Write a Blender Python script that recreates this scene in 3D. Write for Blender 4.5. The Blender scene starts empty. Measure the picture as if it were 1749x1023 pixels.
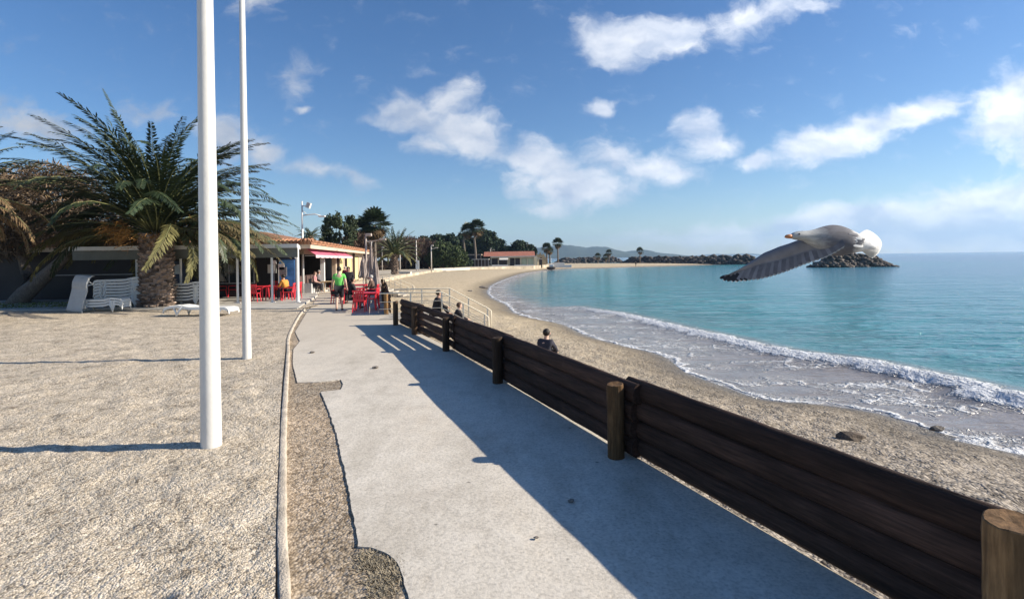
import bpy, bmesh, math, random
import numpy as np
from mathutils import Vector, Matrix, noise as mnoise

SC = bpy.context.scene
COL = SC.collection
PI = math.pi
rad = math.radians

# ------------------------------------------------------------------ camera
EYE = 2.1                # the camera is held high, about 2.1 m above the path
FOC = 875.0              # focal length in pixels of a 1749 px wide frame
PCX, PCY = 874.5, 441.6  # the optical axis (the horizon runs through it)
ROLL = 0.0142
cam = bpy.data.cameras.new('camera')
camo = bpy.data.objects.new('camera', cam)
COL.objects.link(camo)
cam.sensor_width = 36.0
cam.lens = 36.0 * FOC / 1749.0
cam.shift_y = -(511.5 - PCY) / 1749.0
cam.clip_start = 0.05
cam.clip_end = 40000
camo.matrix_world = Matrix.Translation((0, 0, EYE)) @ Matrix.Rotation(PI / 2, 4, 'X') @ Matrix.Rotation(-ROLL, 4, 'Z')
SC.camera = camo
SC.render.resolution_x, SC.render.resolution_y = 1024, 598

# ------------------------------------------------------------------ exposure
SC.view_settings.view_transform = 'Standard'
SC.view_settings.look = 'None'
SC.view_settings.gamma = 1.0
SC.view_settings.exposure = 0.98

# ------------------------------------------------------------------ sun
SUN_EL, SUN_AZ = rad(28.0), rad(90.0)      # the sun stands over the sea, to the right
sun = bpy.data.lights.new('sun', 'SUN')
sun.energy = 4.3
sun.angle = rad(0.5)
sun.color = (1.0, 0.90, 0.75)
suno = bpy.data.objects.new('sun', sun)
COL.objects.link(suno)
suno.rotation_euler = (0, rad(90) - SUN_EL, rad(1.0))

# ------------------------------------------------------------------ small helpers
def ray(px, py):
    """direction (with y = 1) seen at a photo pixel; roll taken out"""
    u, v = (px - PCX) / FOC, (PCY - py) / FOC
    c, s = math.cos(ROLL), math.sin(ROLL)
    return (u * c + v * s, -u * s + v * c)

def G(px, py, z=0.0):
    """the point of the level z under a photo pixel"""
    a, b = ray(px, py)
    Y = (z - EYE) / b
    return Vector((a * Y, Y, z))

def Wp(px, py, Y):
    """the point at depth Y behind a photo pixel"""
    a, b = ray(px, py)
    return Vector((a * Y, Y, EYE + b * Y))

def tag(o, label=None, cat=None, group=None, kind=None):
    if label: o['label'] = label
    if cat: o['category'] = cat
    if group: o['group'] = group
    if kind: o['kind'] = kind
    return o

def empty(name, loc=(0, 0, 0), rz=0.0):
    o = bpy.data.objects.new(name, None)
    o.empty_display_size = 0.2
    o.location = loc
    o.rotation_euler = (0, 0, rz)
    COL.objects.link(o)
    return o

def link(name, me, m=None, parent=None, smooth=False):
    o = bpy.data.objects.new(name, me)
    COL.objects.link(o)
    if m is not None:
        for x in (m if isinstance(m, (list, tuple)) else [m]):
            me.materials.append(x)
    if parent is not None:
        o.parent = parent
    if smooth:
        me.polygons.foreach_set('use_smooth', np.ones(len(me.polygons), dtype=bool))
    return o

def copy_tree(o, parent=None):
    c = o.copy()
    COL.objects.link(c)
    if parent is not None:
        c.parent = parent
    for ch in [x for x in o.children]:
        copy_tree(ch, c)
    return c

def np_mesh(name, verts, faces, mats=None, midx=None):
    """mesh out of arrays; faces is an (n, k) array, k = 3 or 4"""
    verts = np.asarray(verts, dtype=np.float32); faces = np.asarray(faces, dtype=np.int32)
    me = bpy.data.meshes.new(name)
    n, k = faces.shape
    me.vertices.add(len(verts)); me.vertices.foreach_set('co', verts.ravel())
    me.loops.add(n * k); me.loops.foreach_set('vertex_index', faces.ravel())
    me.polygons.add(n)
    me.polygons.foreach_set('loop_start', np.arange(0, n * k, k, dtype=np.int32))
    me.polygons.foreach_set('loop_total', np.full(n, k, dtype=np.int32))
    if midx is not None:
        me.polygons.foreach_set('material_index', np.asarray(midx, dtype=np.int32))
    me.update(calc_edges=True)
    me.validate()
    return me

class MB:
    """collects boxes, tubes and plates into one mesh"""
    def __init__(self): self.v = []; self.f = []; self.mi = []
    def add(self, vs, fs, mi=0):
        b = len(self.v)
        self.v += [tuple(p) for p in vs]
        for f in fs:
            self.f.append(tuple(i + b for i in f)); self.mi.append(mi)
    def box(self, c, s, R=None, mi=0):
        hx, hy, hz = s[0] / 2, s[1] / 2, s[2] / 2
        vs = [Vector((x, y, z)) for x in (-hx, hx) for y in (-hy, hy) for z in (-hz, hz)]
        if R is not None: vs = [R @ p for p in vs]
        vs = [p + Vector(c) for p in vs]
        self.add(vs, [(0, 1, 3, 2), (4, 6, 7, 5), (0, 4, 5, 1), (2, 3, 7, 6), (0, 2, 6, 4), (1, 5, 7, 3)], mi)
    def beam(self, p, q, w, h, mi=0, up=(0, 0, 1)):
        p, q = Vector(p), Vector(q)
        d = (q - p).normalized(); s = d.cross(Vector(up))
        s = s.normalized() if s.length > 1e-4 else Vector((1, 0, 0))
        u = s.cross(d)
        vs = []
        for e in (p, q):
            for a, b in ((-1, -1), (1, -1), (1, 1), (-1, 1)):
                vs.append(e + s * a * w / 2 + u * b * h / 2)
        self.add(vs, [(3, 2, 1, 0), (4, 5, 6, 7), (0, 1, 5, 4), (1, 2, 6, 5), (2, 3, 7, 6), (3, 0, 4, 7)], mi)
    def tube(self, pts, r, n=8, mi=0, cap=True):
        pts = [Vector(p) for p in pts]
        rs = r if isinstance(r, (list, tuple)) else [r] * len(pts)
        b = len(self.v); ref = None
        for i, p in enumerate(pts):
            d = (pts[min(i + 1, len(pts) - 1)] - pts[max(i - 1, 0)]).normalized()
            if ref is None or abs(ref.dot(d)) > .95:
                ref = Vector((0, 0, 1)) if abs(d.z) < .9 else Vector((1, 0, 0))
            s = d.cross(ref).normalized(); u = s.cross(d)
            for k in range(n):
                a = 2 * PI * k / n
                self.v.append(tuple(p + (s * math.cos(a) + u * math.sin(a)) * rs[i]))
        for i in range(len(pts) - 1):
            for k in range(n):
                k2 = (k + 1) % n
                self.f.append((b + i * n + k, b + i * n + k2, b + (i + 1) * n + k2, b + (i + 1) * n + k)); self.mi.append(mi)
        if cap:
            self.f.append(tuple(b + k for k in reversed(range(n)))); self.mi.append(mi)
            e = b + (len(pts) - 1) * n
            self.f.append(tuple(e + k for k in range(n))); self.mi.append(mi)
    def plate(self, poly, z0, z1, mi=0):
        """a level polygon with thickness"""
        n = len(poly)
        vs = [(p[0], p[1], z0) for p in poly] + [(p[0], p[1], z1) for p in poly]
        area = sum(poly[i][0] * poly[(i + 1) % n][1] - poly[(i + 1) % n][0] * poly[i][1] for i in range(n))
        top = tuple(range(n, 2 * n)); bot = tuple(reversed(range(n)))
        fs = [top, bot] + [(i, (i + 1) % n, n + (i + 1) % n, n + i) for i in range(n)]
        if area < 0: fs = [tuple(reversed(f)) for f in fs]
        self.add(vs, fs, mi)
    def ball(self, c, r, n=8, m=6, mi=0, sc=(1, 1, 1)):
        b = len(self.v)
        for j in range(m + 1):
            t = PI * j / m
            for k in range(n):
                a = 2 * PI * k / n
                self.v.append((c[0] + r * sc[0] * math.sin(t) * math.cos(a), c[1] + r * sc[1] * math.sin(t) * math.sin(a), c[2] + r * sc[2] * math.cos(t)))
        for j in range(m):
            for k in range(n):
                k2 = (k + 1) % n
                self.f.append((b + j * n + k, b + (j + 1) * n + k, b + (j + 1) * n + k2, b + j * n + k2)); self.mi.append(mi)
    def build(self, name, m=None, parent=None, smooth=False, bevel=0.0, merge=False):
        me = bpy.data.meshes.new(name)
        me.from_pydata(self.v, [], self.f)
        if len(set(self.mi)) > 1:
            me.polygons.foreach_set('material_index', np.array(self.mi, dtype=np.int32))
        if merge:
            bm = bmesh.new(); bm.from_mesh(me); bmesh.ops.remove_doubles(bm, verts=bm.verts, dist=1e-5)
            bmesh.ops.recalc_face_normals(bm, faces=bm.faces); bm.to_mesh(me); bm.free()
        me.update()
        o = link(name, me, m, parent, smooth)
        if bevel:
            b = o.modifiers.new('edge', 'BEVEL'); b.width = bevel; b.segments = 2; b.limit_method = 'ANGLE'
        return o

# value noise on arrays
def _hash(ix, iy, seed):
    h = (ix.astype(np.int64) * 374761393 + iy.astype(np.int64) * 668265263 + seed * 1274126177) & 0x7fffffff
    h = ((h ^ (h >> 13)) * 1274126177) & 0x7fffffff
    return ((h ^ (h >> 16)) & 0xffff) / 65535.0

def vnoise(x, y, seed=0):
    ix, iy = np.floor(x), np.floor(y)
    fx, fy = x - ix, y - iy
    fx = fx * fx * (3 - 2 * fx); fy = fy * fy * (3 - 2 * fy)
    a = _hash(ix, iy, seed); b = _hash(ix + 1, iy, seed); c = _hash(ix, iy + 1, seed); d = _hash(ix + 1, iy + 1, seed)
    return (a * (1 - fx) + b * fx) * (1 - fy) + (c * (1 - fx) + d * fx) * fy

def fbm(x, y, seed=0, oct=3):
    s = 0; a = .5
    for k in range(oct):
        s = s + a * (vnoise(x * 2 ** k, y * 2 ** k, seed + k * 17) - .5); a *= .5
    return s

def polyline_dist(X, Y, pts):
    """distance, side (+ left of the line) and arc position of points to a polyline"""
    best = np.full(X.shape, 1e12); perp = np.zeros(X.shape); side = np.zeros(X.shape); arc = np.zeros(X.shape)
    acc = 0.0
    for i in range(len(pts) - 1):
        ax, ay = pts[i][0], pts[i][1]; bx, by = pts[i + 1][0], pts[i + 1][1]
        dx, dy = bx - ax, by - ay; L2 = dx * dx + dy * dy
        t = np.clip(((X - ax) * dx + (Y - ay) * dy) / L2, 0, 1)
        qx, qy = X - (ax + t * dx), Y - (ay + t * dy)
        d2 = qx * qx + qy * qy
        cr = (dx * (Y - ay) - dy * (X - ax)) / math.sqrt(L2)
        tie = np.abs(d2 - best) <= 1e-6 * (1 + best)
        m = np.where(tie, np.abs(cr) > np.abs(perp), d2 < best)
        best = np.where(m, np.minimum(d2, best), best)
        perp = np.where(m, cr, perp)
        side = np.where(m, np.sign(cr), side)
        arc = np.where(m, acc + t * math.sqrt(L2), arc)
        acc += math.sqrt(L2)
    return np.sqrt(best), side, arc

def smooth_line(pts, n=6):
    """Catmull-Rom through the points"""
    P = [Vector((p[0], p[1])) for p in pts]
    out = []
    for i in range(len(P) - 1):
        p0, p1, p2, p3 = P[max(i - 1, 0)], P[i], P[i + 1], P[min(i + 2, len(P) - 1)]
        for k in range(n):
            t = k / n
            out.append(0.5 * ((2 * p1) + (p2 - p0) * t + (2 * p0 - 5 * p1 + 4 * p2 - p3) * t * t + (3 * p1 - p0 - 3 * p2 + p3) * t ** 3))
    out.append(P[-1])
    return out

# ------------------------------------------------------------------ material helpers
class NT:
    def __init__(self, tree): self.t = tree; self.n = tree.nodes; self.l = tree.links
    def new(self, typ, **kw):
        nd = self.n.new(typ)
        for k, v in kw.items():
            if k.startswith('i_'):
                key = k[2:]
                nd.inputs[int(key) if key.isdigit() else key.replace('_', ' ')].default_value = v
            else: setattr(nd, k, v)
        return nd
    def to(self, a, b): self.l.new(a, b)
    def val(self, x, sock):
        if isinstance(x, (int, float)): sock.default_value = x
        else: self.l.new(x, sock)
    def math(self, op, a, b=None, c=None, clamp=False):
        nd = self.n.new('ShaderNodeMath'); nd.operation = op; nd.use_clamp = clamp
        self.val(a, nd.inputs[0])
        if b is not None: self.val(b, nd.inputs[1])
        if c is not None: self.val(c, nd.inputs[2])
        return nd.outputs[0]
    def ramp(self, fac, stops, interp='LINEAR'):
        nd = self.n.new('ShaderNodeValToRGB'); nd.color_ramp.interpolation = interp
        e = nd.color_ramp.elements
        while len(e) < len(stops): e.new(0.5)
        for k, (p, c) in enumerate(stops):
            e[k].position = p
            e[k].color = (c, c, c, 1) if isinstance(c, (int, float)) else (*c[:3], 1)
        self.val(fac, nd.inputs[0])
        return nd.outputs[0]
    def mix(self, fac, a, b, mode='MIX'):
        nd = self.n.new('ShaderNodeMix'); nd.data_type = 'RGBA'; nd.blend_type = mode
        self.val(fac, nd.inputs[0])
        for x, i in ((a, 6), (b, 7)):
            if isinstance(x, (tuple, list)): nd.inputs[i].default_value = (*x[:3], 1)
            else: self.l.new(x, nd.inputs[i])
        return nd.outputs[2]
    def noise(self, vec, scale, detail=3, rough=.55, out=0, dist=0.0):
        nd = self.n.new('ShaderNodeTexNoise')
        nd.inputs['Scale'].default_value = scale; nd.inputs['Detail'].default_value = detail
        nd.inputs['Roughness'].default_value = rough; nd.inputs['Distortion'].default_value = dist
        if vec is not None: self.l.new(vec, nd.inputs['Vector'])
        return nd.outputs[out]
    def mapping(self, vec, scale=(1, 1, 1), loc=(0, 0, 0), rot=(0, 0, 0)):
        nd = self.n.new('ShaderNodeMapping')
        nd.inputs['Scale'].default_value = scale; nd.inputs['Location'].default_value = loc; nd.inputs['Rotation'].default_value = rot
        self.l.new(vec, nd.inputs['Vector'])
        return nd.outputs[0]

def new_mat(name):
    m = bpy.data.materials.new(name); m.use_nodes = True
    t = NT(m.node_tree)
    b = t.n['Principled BSDF']
    return m, t, b

_MC = {}
def mat(name, col, rough=.75, var=.2, scale=6.0, bump=0.0, bscale=40.0, metal=0.0, island=0.0, spec=.4, col2=None, stretch=None, trans=0.0):
    """a plain procedural surface: two tones of noise, optional grain and relief"""
    if name in _MC: return _MC[name]
    m, t, b = new_mat(name)
    tc = t.new('ShaderNodeTexCoord').outputs['Object']
    v = t.mapping(tc, scale=stretch) if stretch else tc
    n1 = t.noise(v, scale, 4, .6)
    lo = tuple(max(0, c * (1 - var)) for c in col); hi = tuple(min(1, c * (1 + var)) for c in (col2 or col))
    c = t.ramp(n1, [(.3, lo), (.7, hi)])
    if island:
        ri = t.new('ShaderNodeNewGeometry').outputs['Random Per Island']
        f = t.math('MULTIPLY_ADD', ri, 2 * island, 1 - island)
        hs = t.new('ShaderNodeHueSaturation'); t.to(c, hs.inputs['Color']); t.to(f, hs.inputs['Value']); c = hs.outputs[0]
    t.to(c, b.inputs['Base Color'])
    b.inputs['Roughness'].default_value = rough
    b.inputs['Metallic'].default_value = metal
    b.inputs['Specular IOR Level'].default_value = spec
    if bump:
        bp = t.new('ShaderNodeBump'); bp.inputs['Strength'].default_value = bump; bp.inputs['Distance'].default_value = .02
        t.to(t.noise(v, bscale, 3), bp.inputs['Height']); t.to(bp.outputs[0], b.inputs['Normal'])
    if trans:
        tr = t.new('ShaderNodeBsdfTranslucent'); t.to(c, tr.inputs['Color'])
        mx = t.new('ShaderNodeMixShader'); mx.inputs[0].default_value = trans
        t.to(b.outputs[0], mx.inputs[1]); t.to(tr.outputs[0], mx.inputs[2])
        t.to(mx.outputs[0], t.n['Material Output'].inputs['Surface'])
    _MC[name] = m
    return m

# ------------------------------------------------------------------ world: clear winter sky with broken cloud
world = bpy.data.worlds.new('World')
SC.world = world
world.use_nodes = True
wt = NT(world.node_tree)
wt.n.clear()
sky = wt.new('ShaderNodeTexSky', sky_type='NISHITA')
sky.sun_disc = False
sky.sun_elevation = SUN_EL
sky.sun_rotation = SUN_AZ
sky.altitude = 0; sky.air_density = 1.0; sky.dust_density = 0.2; sky.ozone_density = 3.2
wdir = wt.new('ShaderNodeTexCoord').outputs['Generated']
sep = wt.new('ShaderNodeSeparateXYZ'); wt.to(wdir, sep.inputs[0])
yc = wt.math('MAXIMUM', sep.outputs[1], .02)
cmb = wt.new('ShaderNodeCombineXYZ')
wt.to(wt.math('DIVIDE', sep.outputs[0], yc), cmb.inputs[0])
wt.to(wt.math('DIVIDE', sep.outputs[2], yc), cmb.inputs[1])
flat = cmb.outputs[0]
wn = wt.new('ShaderNodeTexNoise'); wn.inputs['Scale'].default_value = 7.0; wn.inputs['Detail'].default_value = 5; wn.inputs['Roughness'].default_value = .6
wt.to(flat, wn.inputs['Vector'])
vm = wt.new('ShaderNodeVectorMath', operation='MULTIPLY_ADD')
wt.to(wn.outputs[1], vm.inputs[0]); vm.inputs[1].default_value = (.1, .07, 0); vm.inputs[2].default_value = (-.05, -.035, 0)
va = wt.new('ShaderNodeVectorMath', operation='ADD'); wt.to(vm.outputs[0], va.inputs[0]); wt.to(flat, va.inputs[1])
warp = va.outputs[0]
CLOUDS = [  # bearing given by where the photograph shows them: x, y, half width, half height, tilt, weight
    (700, 195, 85, 46, 8, .8), (765, 175, 62, 40, -10, .75), (800, 232, 95, 50, 15, 1), (735, 250, 62, 26, 0, .7), (850, 260, 45, 26, 0, .5),
    (800, 150, 42, 32, 20, .5), (925, 280, 80, 50, 20, .9), (990, 320, 110, 46, 0, .95), (900, 315, 62, 40, 0, .6), (930, 355, 75, 22, 0, .55), (1040, 270, 80, 48, 0, .6),
    (1120, 285, 90, 36, -8, .75), (1190, 215, 52, 30, 0, .75), (1220, 250, 56, 38, -10, .8), (1160, 300, 76, 26, 0, .65),
    (1300, 280, 62, 20, -8, .75), (1390, 248, 84, 42, -14, .95), (1470, 225, 98, 42, -16, 1), (1565, 192, 98, 32, -14, .95), (1640, 172, 70, 16, -12, .5),
    (1050, 70, 92, 50, 10, .95), (1140, 62, 86, 46, 0, .9), (1270, 35, 90, 40, -12, .75), (1340, 10, 110, 30, -5, .6),
    (1720, 195, 82, 62, 0, .95), (1749, 160, 60, 60, 0, .9), (1700, 230, 90, 34, 0, .6), (1790, 220, 90, 90, 0, 1),
    (1025, 181, 36, 20, 0, .75), (525, 181, 24, 11, 0, .55), (505, 130, 60, 42, 0, .45), (545, 292, 80, 24, 14, .5), (600, 303, 62, 18, 16, .5),
    (448, 255, 56, 32, 0, .8), (380, 235, 70, 50, 0, .7), (255, 190, 70, 36, 0, .5), (60, 225, 120, 46, 8, .65), (-60, 190, 120, 60, 0, .6),
    (430, 2, 60, 40, 0, .5), (600, 355, 120, 22, 6, .3), (720, 120, 60, 40, 0, .25),
    (1440, 375, 320, 34, -8, .85), (1700, 350, 280, 56, -8, .95), (1250, 395, 260, 30, -4, .6), (1620, 400, 460, 50, 0, .9), (1150, 410, 240, 24, 0, .4), (1749, 410, 300, 60, 0, .8)]
D = None
for (x, y, hw, hh, tilt, wgt) in CLOUDS:
    a, b = ray(x, y)
    mp = wt.new('ShaderNodeMapping'); mp.vector_type = 'TEXTURE'
    mp.inputs['Location'].default_value = (a, b, 0)
    mp.inputs['Rotation'].default_value = (0, 0, -rad(tilt))
    mp.inputs['Scale'].default_value = (hw / FOC * 1.28, hh / FOC * 1.28, 1)
    wt.to(warp, mp.inputs['Vector'])
    gr = wt.new('ShaderNodeTexGradient', gradient_type='SPHERICAL'); wt.to(mp.outputs[0], gr.inputs[0])
    s = wt.math('MULTIPLY', gr.outputs[1], wgt)
    D = s if D is None else wt.math('SMOOTH_MAX', D, s, .12)
fb = wt.new('ShaderNodeTexNoise'); fb.inputs['Scale'].default_value = 15.0; fb.inputs['Detail'].default_value = 7; fb.inputs['Roughness'].default_value = .62; fb.inputs['Distortion'].default_value = .25
wt.to(wt.mapping(warp, scale=(1, 1.6, 1)), fb.inputs['Vector'])
dens = wt.math('ADD', D, wt.math('MULTIPLY', wt.math('SUBTRACT', fb.outputs[0], .52), .95))
mr = wt.new('ShaderNodeMapRange'); mr.interpolation_type = 'SMOOTHSTEP'
wt.to(dens, mr.inputs[0]); mr.inputs[1].default_value = .11; mr.inputs[2].default_value = .68
alpha = wt.math('MULTIPLY', mr.outputs[0], .93)
front = wt.math('GREATER_THAN', sep.outputs[1], .05)
alpha = wt.math('MULTIPLY', alpha, front)
# lit tops and greyer bellies: how much thicker the cloud gets just above
fb2 = wt.new('ShaderNodeTexNoise'); fb2.inputs['Scale'].default_value = 9.0; fb2.inputs['Detail'].default_value = 5
wt.to(wt.mapping(warp, scale=(1, 1.8, 1), loc=(.35, .2, 0)), fb2.inputs['Vector'])
shade = wt.math('ADD', wt.math('MULTIPLY', fb2.outputs[0], .9), wt.math('MULTIPLY', dens, -.12))
ccol = wt.ramp(shade, [(.24, (.46, .54, .70)), (.48, (.86, .88, .93))])
sunny = wt.math('MULTIPLY_ADD', sep.outputs[0], .42, .80)      # nearer the sun the cloud is brighter
bg1 = wt.new('ShaderNodeBackground'); bg1.inputs['Strength'].default_value = .068
hsv = wt.new('ShaderNodeHueSaturation'); hsv.inputs['Saturation'].default_value = 1.22; hsv.inputs['Hue'].default_value = .507; hsv.inputs['Value'].default_value = 1.0
wt.to(sky.outputs[0], hsv.inputs['Color']); wt.to(hsv.outputs[0], bg1.inputs['Color'])
bg2 = wt.new('ShaderNodeBackground'); wt.to(ccol, bg2.inputs['Color']); wt.to(wt.math('MULTIPLY', sunny, .70), bg2.inputs['Strength'])
ms = wt.new('ShaderNodeMixShader'); wt.to(alpha, ms.inputs[0]); wt.to(bg1.outputs[0], ms.inputs[1]); wt.to(bg2.outputs[0], ms.inputs[2])
wo = wt.new('ShaderNodeOutputWorld'); wt.to(ms.outputs[0], wo.inputs[0])
world.cycles.sampling_method = 'MANUAL'
world.cycles.sample_map_resolution = 512
# ================================================================== THE SETTING
SEA = -1.3

def xy(v): return (v[0], v[1])

POST_PX = [(1735, 1120), (1052, 782), (850, 655), (762, 600), (708, 572), (676, 556)]
POST = [G(*p) for p in POST_PX]
POST[0] = Vector((2.30, 2.37, 0))
_d = (POST[0] - POST[1]).normalized()
FENCE = [POST[0] + _d * 6.4, POST[0] + _d * 3.2] + POST        # two posts stand outside the frame
FENCE2 = [G(660, 538), Vector((-6.3, 25.0, 0)), Vector((-7.6, 30.0, 0)), Vector((-8.9, 35.0, 0))]

# the line where the path ends and the beach begins
INNER = [xy(FENCE[0] + _d * 9)] + [xy(p + Vector((.22, .08, 0))) for p in FENCE] + [xy(FENCE2[0] + Vector((.22, 0, 0)))] + \
        [xy(p + Vector((.25, .05, 0))) for p in FENCE2[1:]] + \
        [xy(G(*p)) for p in ((640, 478), (682, 470), (735, 462), (800, 457.5), (870, 455))] + [(6.0, 143), (10.5, 158), (15.5, 182), (14, 225), (4, 275), (-45, 345), (-150, 1500)]
SHORE_PX = [(1749, 778), (1660, 752), (1600, 738), (1500, 707), (1400, 691), (1300, 682), (1240, 662), (1170, 636), (1130, 608), (1060, 590), (1000, 573), (955, 553),
            (905, 543), (875, 533), (862, 520), (838, 508), (832, 496), (850, 482), (900, 466), (960, 459.5), (1040, 457.5), (1100, 455.5), (1190, 453.0)]
SHORE = [(26, -14), (16, -1)] + [xy(G(p[0], p[1], SEA)) for p in SHORE_PX] + [(76, 193), (66, 202), (42, 232), (30, 250), (24, 275), (-30, 350), (-140, 1500)]
SHORE = [xy(p) for p in smooth_line(SHORE, 5)]
CREST_PX = [(1749, 686), (1680, 668), (1600, 648), (1520, 632), (1450, 618), (1385, 608), (1320, 597), (1270, 585), (1220, 573), (1170, 561), (1120, 549), (1080, 539), (1040, 531), (1000, 525), (975, 519)]
CREST = [(24, -4), (17, 5)] + [xy(G(p[0], p[1], SEA + .12)) for p in CREST_PX]
CREST = [xy(p) for p in smooth_line(CREST, 4)]

def beach_height(X, Y, shore=None):
    X = np.asarray(X, dtype=float); Y = np.asarray(Y, dtype=float)
    if shore is None:
        d, s, _ = polyline_dist(X, Y, SHORE); shore = d * s       # + on land
    zin = np.interp(Y, [0, 25, 60, 120], [-.5, -.5, -.35, -.25])
    sc = np.interp(Y, [0, 30, 80, 150], [3.0, 4.0, 7.0, 9.0])
    z = np.where(shore > 0, SEA + (zin - SEA) * (1 - np.exp(-np.maximum(shore, 0) / sc)), SEA + np.maximum(shore * .10, -3.0))
    amp = np.clip(shore / 2.0, 0, 1) * np.interp(Y, [0, 40, 90], [1, .8, .3])
    z = z + amp * (fbm(X * 2.6, Y * 2.6, 3, 3) * .16 + fbm(X * .5, Y * .5, 8, 2) * .14)
    return z

def hz(x, y): return float(beach_height(np.array([x]), np.array([y]))[0])

def polar_grid(az0, az1, naz, r0, r1, nr):
    az = np.radians(np.linspace(az0, az1, naz)); r = np.exp(np.linspace(math.log(r0), math.log(r1), nr))
    R, A = np.meshgrid(r, az, indexing='ij')
    X, Y = R * np.sin(A), R * np.cos(A)
    i = np.arange(nr * naz).reshape(nr, naz)
    F = np.stack([i[:-1, :-1], i[:-1, 1:], i[1:, 1:], i[1:, :-1]], -1).reshape(-1, 4)
    return X.ravel(), Y.ravel(), F

def attr(me, name, a):
    at = me.attributes.new(name, 'FLOAT', 'POINT'); at.data.foreach_set('value', np.asarray(a, dtype=np.float32))

# ------------------------------------------------------------------ beach
X, Y, F = polar_grid(-42, 80, 560, 1.6, 420, 560)
dS, sS, _ = polyline_dist(X, Y, SHORE); shore = dS * sS
dI, sI, _ = polyline_dist(X, Y, INNER); inner = dI * sI
Z = beach_height(X, Y, shore)
keep = (np.max(inner[F] * -1, axis=1) > -1.0) & (np.max(shore[F], axis=1) > -14)
beach_me = np_mesh('beach', np.stack([X, Y, Z], -1), F[keep])
attr(beach_me, 'shore', shore)

def pebble_nodes(t, b, big, tones, relief, patch, bscale=None, speck=.5):
    """coarse grains: one tone per cell, gaps darker, slow patches over them"""
    tc = t.new('ShaderNodeTexCoord').outputs['Object']
    vo = t.new('ShaderNodeTexVoronoi'); vo.inputs['Scale'].default_value = big; t.to(tc, vo.inputs['Vector'])
    vo2 = t.new('ShaderNodeTexVoronoi'); vo2.inputs['Scale'].default_value = big * .37; t.to(tc, vo2.inputs['Vector'])
    sp = t.new('ShaderNodeSeparateColor'); t.to(vo.outputs['Color'], sp.inputs[0])
    sp2 = t.new('ShaderNodeSeparateColor'); t.to(vo2.outputs['Color'], sp2.inputs[0])
    n = t.noise(tc, patch, 4, .6)
    f = t.math('ADD', t.math('MULTIPLY', sp.outputs[0], speck), t.math('MULTIPLY', sp2.outputs[1], .22))
    f = t.math('ADD', f, t.math('MULTIPLY', n, 1 - speck - .22 + .1))
    col = t.ramp(f, tones)
    gap = t.ramp(vo.outputs['Distance'], [(.45, 1.0), (.85, .62)])
    col = t.mix(.8, col, gap, 'MULTIPLY')
    h = t.math('ADD', t.math('MULTIPLY', vo.outputs['Distance'], -1), t.math('MULTIPLY', vo2.outputs['Distance'], -1.4))
    h = t.math('ADD', h, t.math('MULTIPLY', t.noise(tc, big * .12, 3), 2.0))
    bp = t.new('ShaderNodeBump'); bp.inputs['Strength'].default_value = relief; bp.inputs['Distance'].default_value = .02
    t.to(h, bp.inputs['Height']); t.to(bp.outputs[0], b.inputs['Normal'])
    b.inputs['Roughness'].default_value = .9; b.inputs['Specular IOR Level'].default_value = .2
    return tc, col

m_beach, t, b = new_mat('pebbly_sand')
tc, c1 = pebble_nodes(t, b, 26, [(.2, (.07, .060, .050)), (.45, (.22, .188, .152)), (.75, (.44, .385, .32))], 1.0, 1.4)
sepb = t.new('ShaderNodeSeparateXYZ'); t.to(tc, sepb.inputs[0])
yy = t.new('ShaderNodeMapRange'); t.to(sepb.outputs[1], yy.inputs[0]); yy.inputs[1].default_value = 6; yy.inputs[2].default_value = 26
fine = t.ramp(t.noise(tc, 3.0, 6, .65), [(.3, (.36, .29, .195)), (.5, (.50, .41, .28)), (.72, (.62, .52, .37))])
c2 = t.mix(yy.outputs[0], c1, fine)
at_ = t.new('ShaderNodeAttribute', attribute_name='shore')
wob = t.math('ADD', at_.outputs['Fac'], t.math('MULTIPLY', t.math('SUBTRACT', t.noise(tc, .8, 3), .5), 1.2))
wet = t.ramp(t.math('DIVIDE', wob, 10.0), [(.02, .42), (.11, .62), (.26, 1.0)])
t.to(t.mix(1.0, c2, wet, 'MULTIPLY'), b.inputs['Base Color'])
rg = t.ramp(t.math('DIVIDE', wob, 10.0), [(.0, .35), (.12, .9)]); t.to(rg, b.inputs['Roughness'])
tag(link('beach', beach_me, m_beach, smooth=True), kind='structure')

# ------------------------------------------------------------------ land behind the beach, one sheet out to the horizon
m_land = mat('packed_sand', (.42, .36, .27), .95, .25, .6, .5, 30, spec=.15, col2=(.48, .42, .33))
mb = MB()
mb.plate(INNER + [(-300, 6500), (-7500, 6500), (-7500, -800), (FENCE[0].x + 20, -60)], -1.1, -.012)
tag(mb.build('ground', m_land), kind='structure')

# ------------------------------------------------------------------ sea
X, Y, F = polar_grid(-14, 82, 520, 4.0, 7800, 760)
dS, sS, _ = polyline_dist(X, Y, SHORE); shore = -dS * sS                     # + out at sea
dC, sC, arcC = polyline_dist(X, Y, CREST)
crest = -dC * sC                                                              # + seaward of the breaker
total = max(arcC)
A = np.interp(arcC, [0, 24, 30, 42, total], [.27, .24, .18, .09, .02])
A = A * (1 + .35 * fbm(arcC * .35, arcC * 0, 5, 2))
u = crest - .2
prof = np.where(u > 0, np.exp(-(u / 1.5) ** 2), np.exp(-(u / .55) ** 2))
foamz = np.exp(-((crest + .12) / .42) ** 2)
near = 1 / (1 + (np.hypot(X, Y) / 40) ** 2)
Z = SEA + A * prof + foamz * A * (.35 * fbm(X * 5, Y * 5, 21, 3) + .5 * fbm(X * 1.6, Y * 1.6, 25, 2))
Z = Z + near * np.clip(shore / 3, 0, 1) * (fbm(X * .35 + 3, Y * .8, 31, 3) * .10 + fbm(X * 1.5, Y * 2.6, 35, 2) * .035)
keep = (np.max(shore[F], axis=1) > -4)
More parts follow.
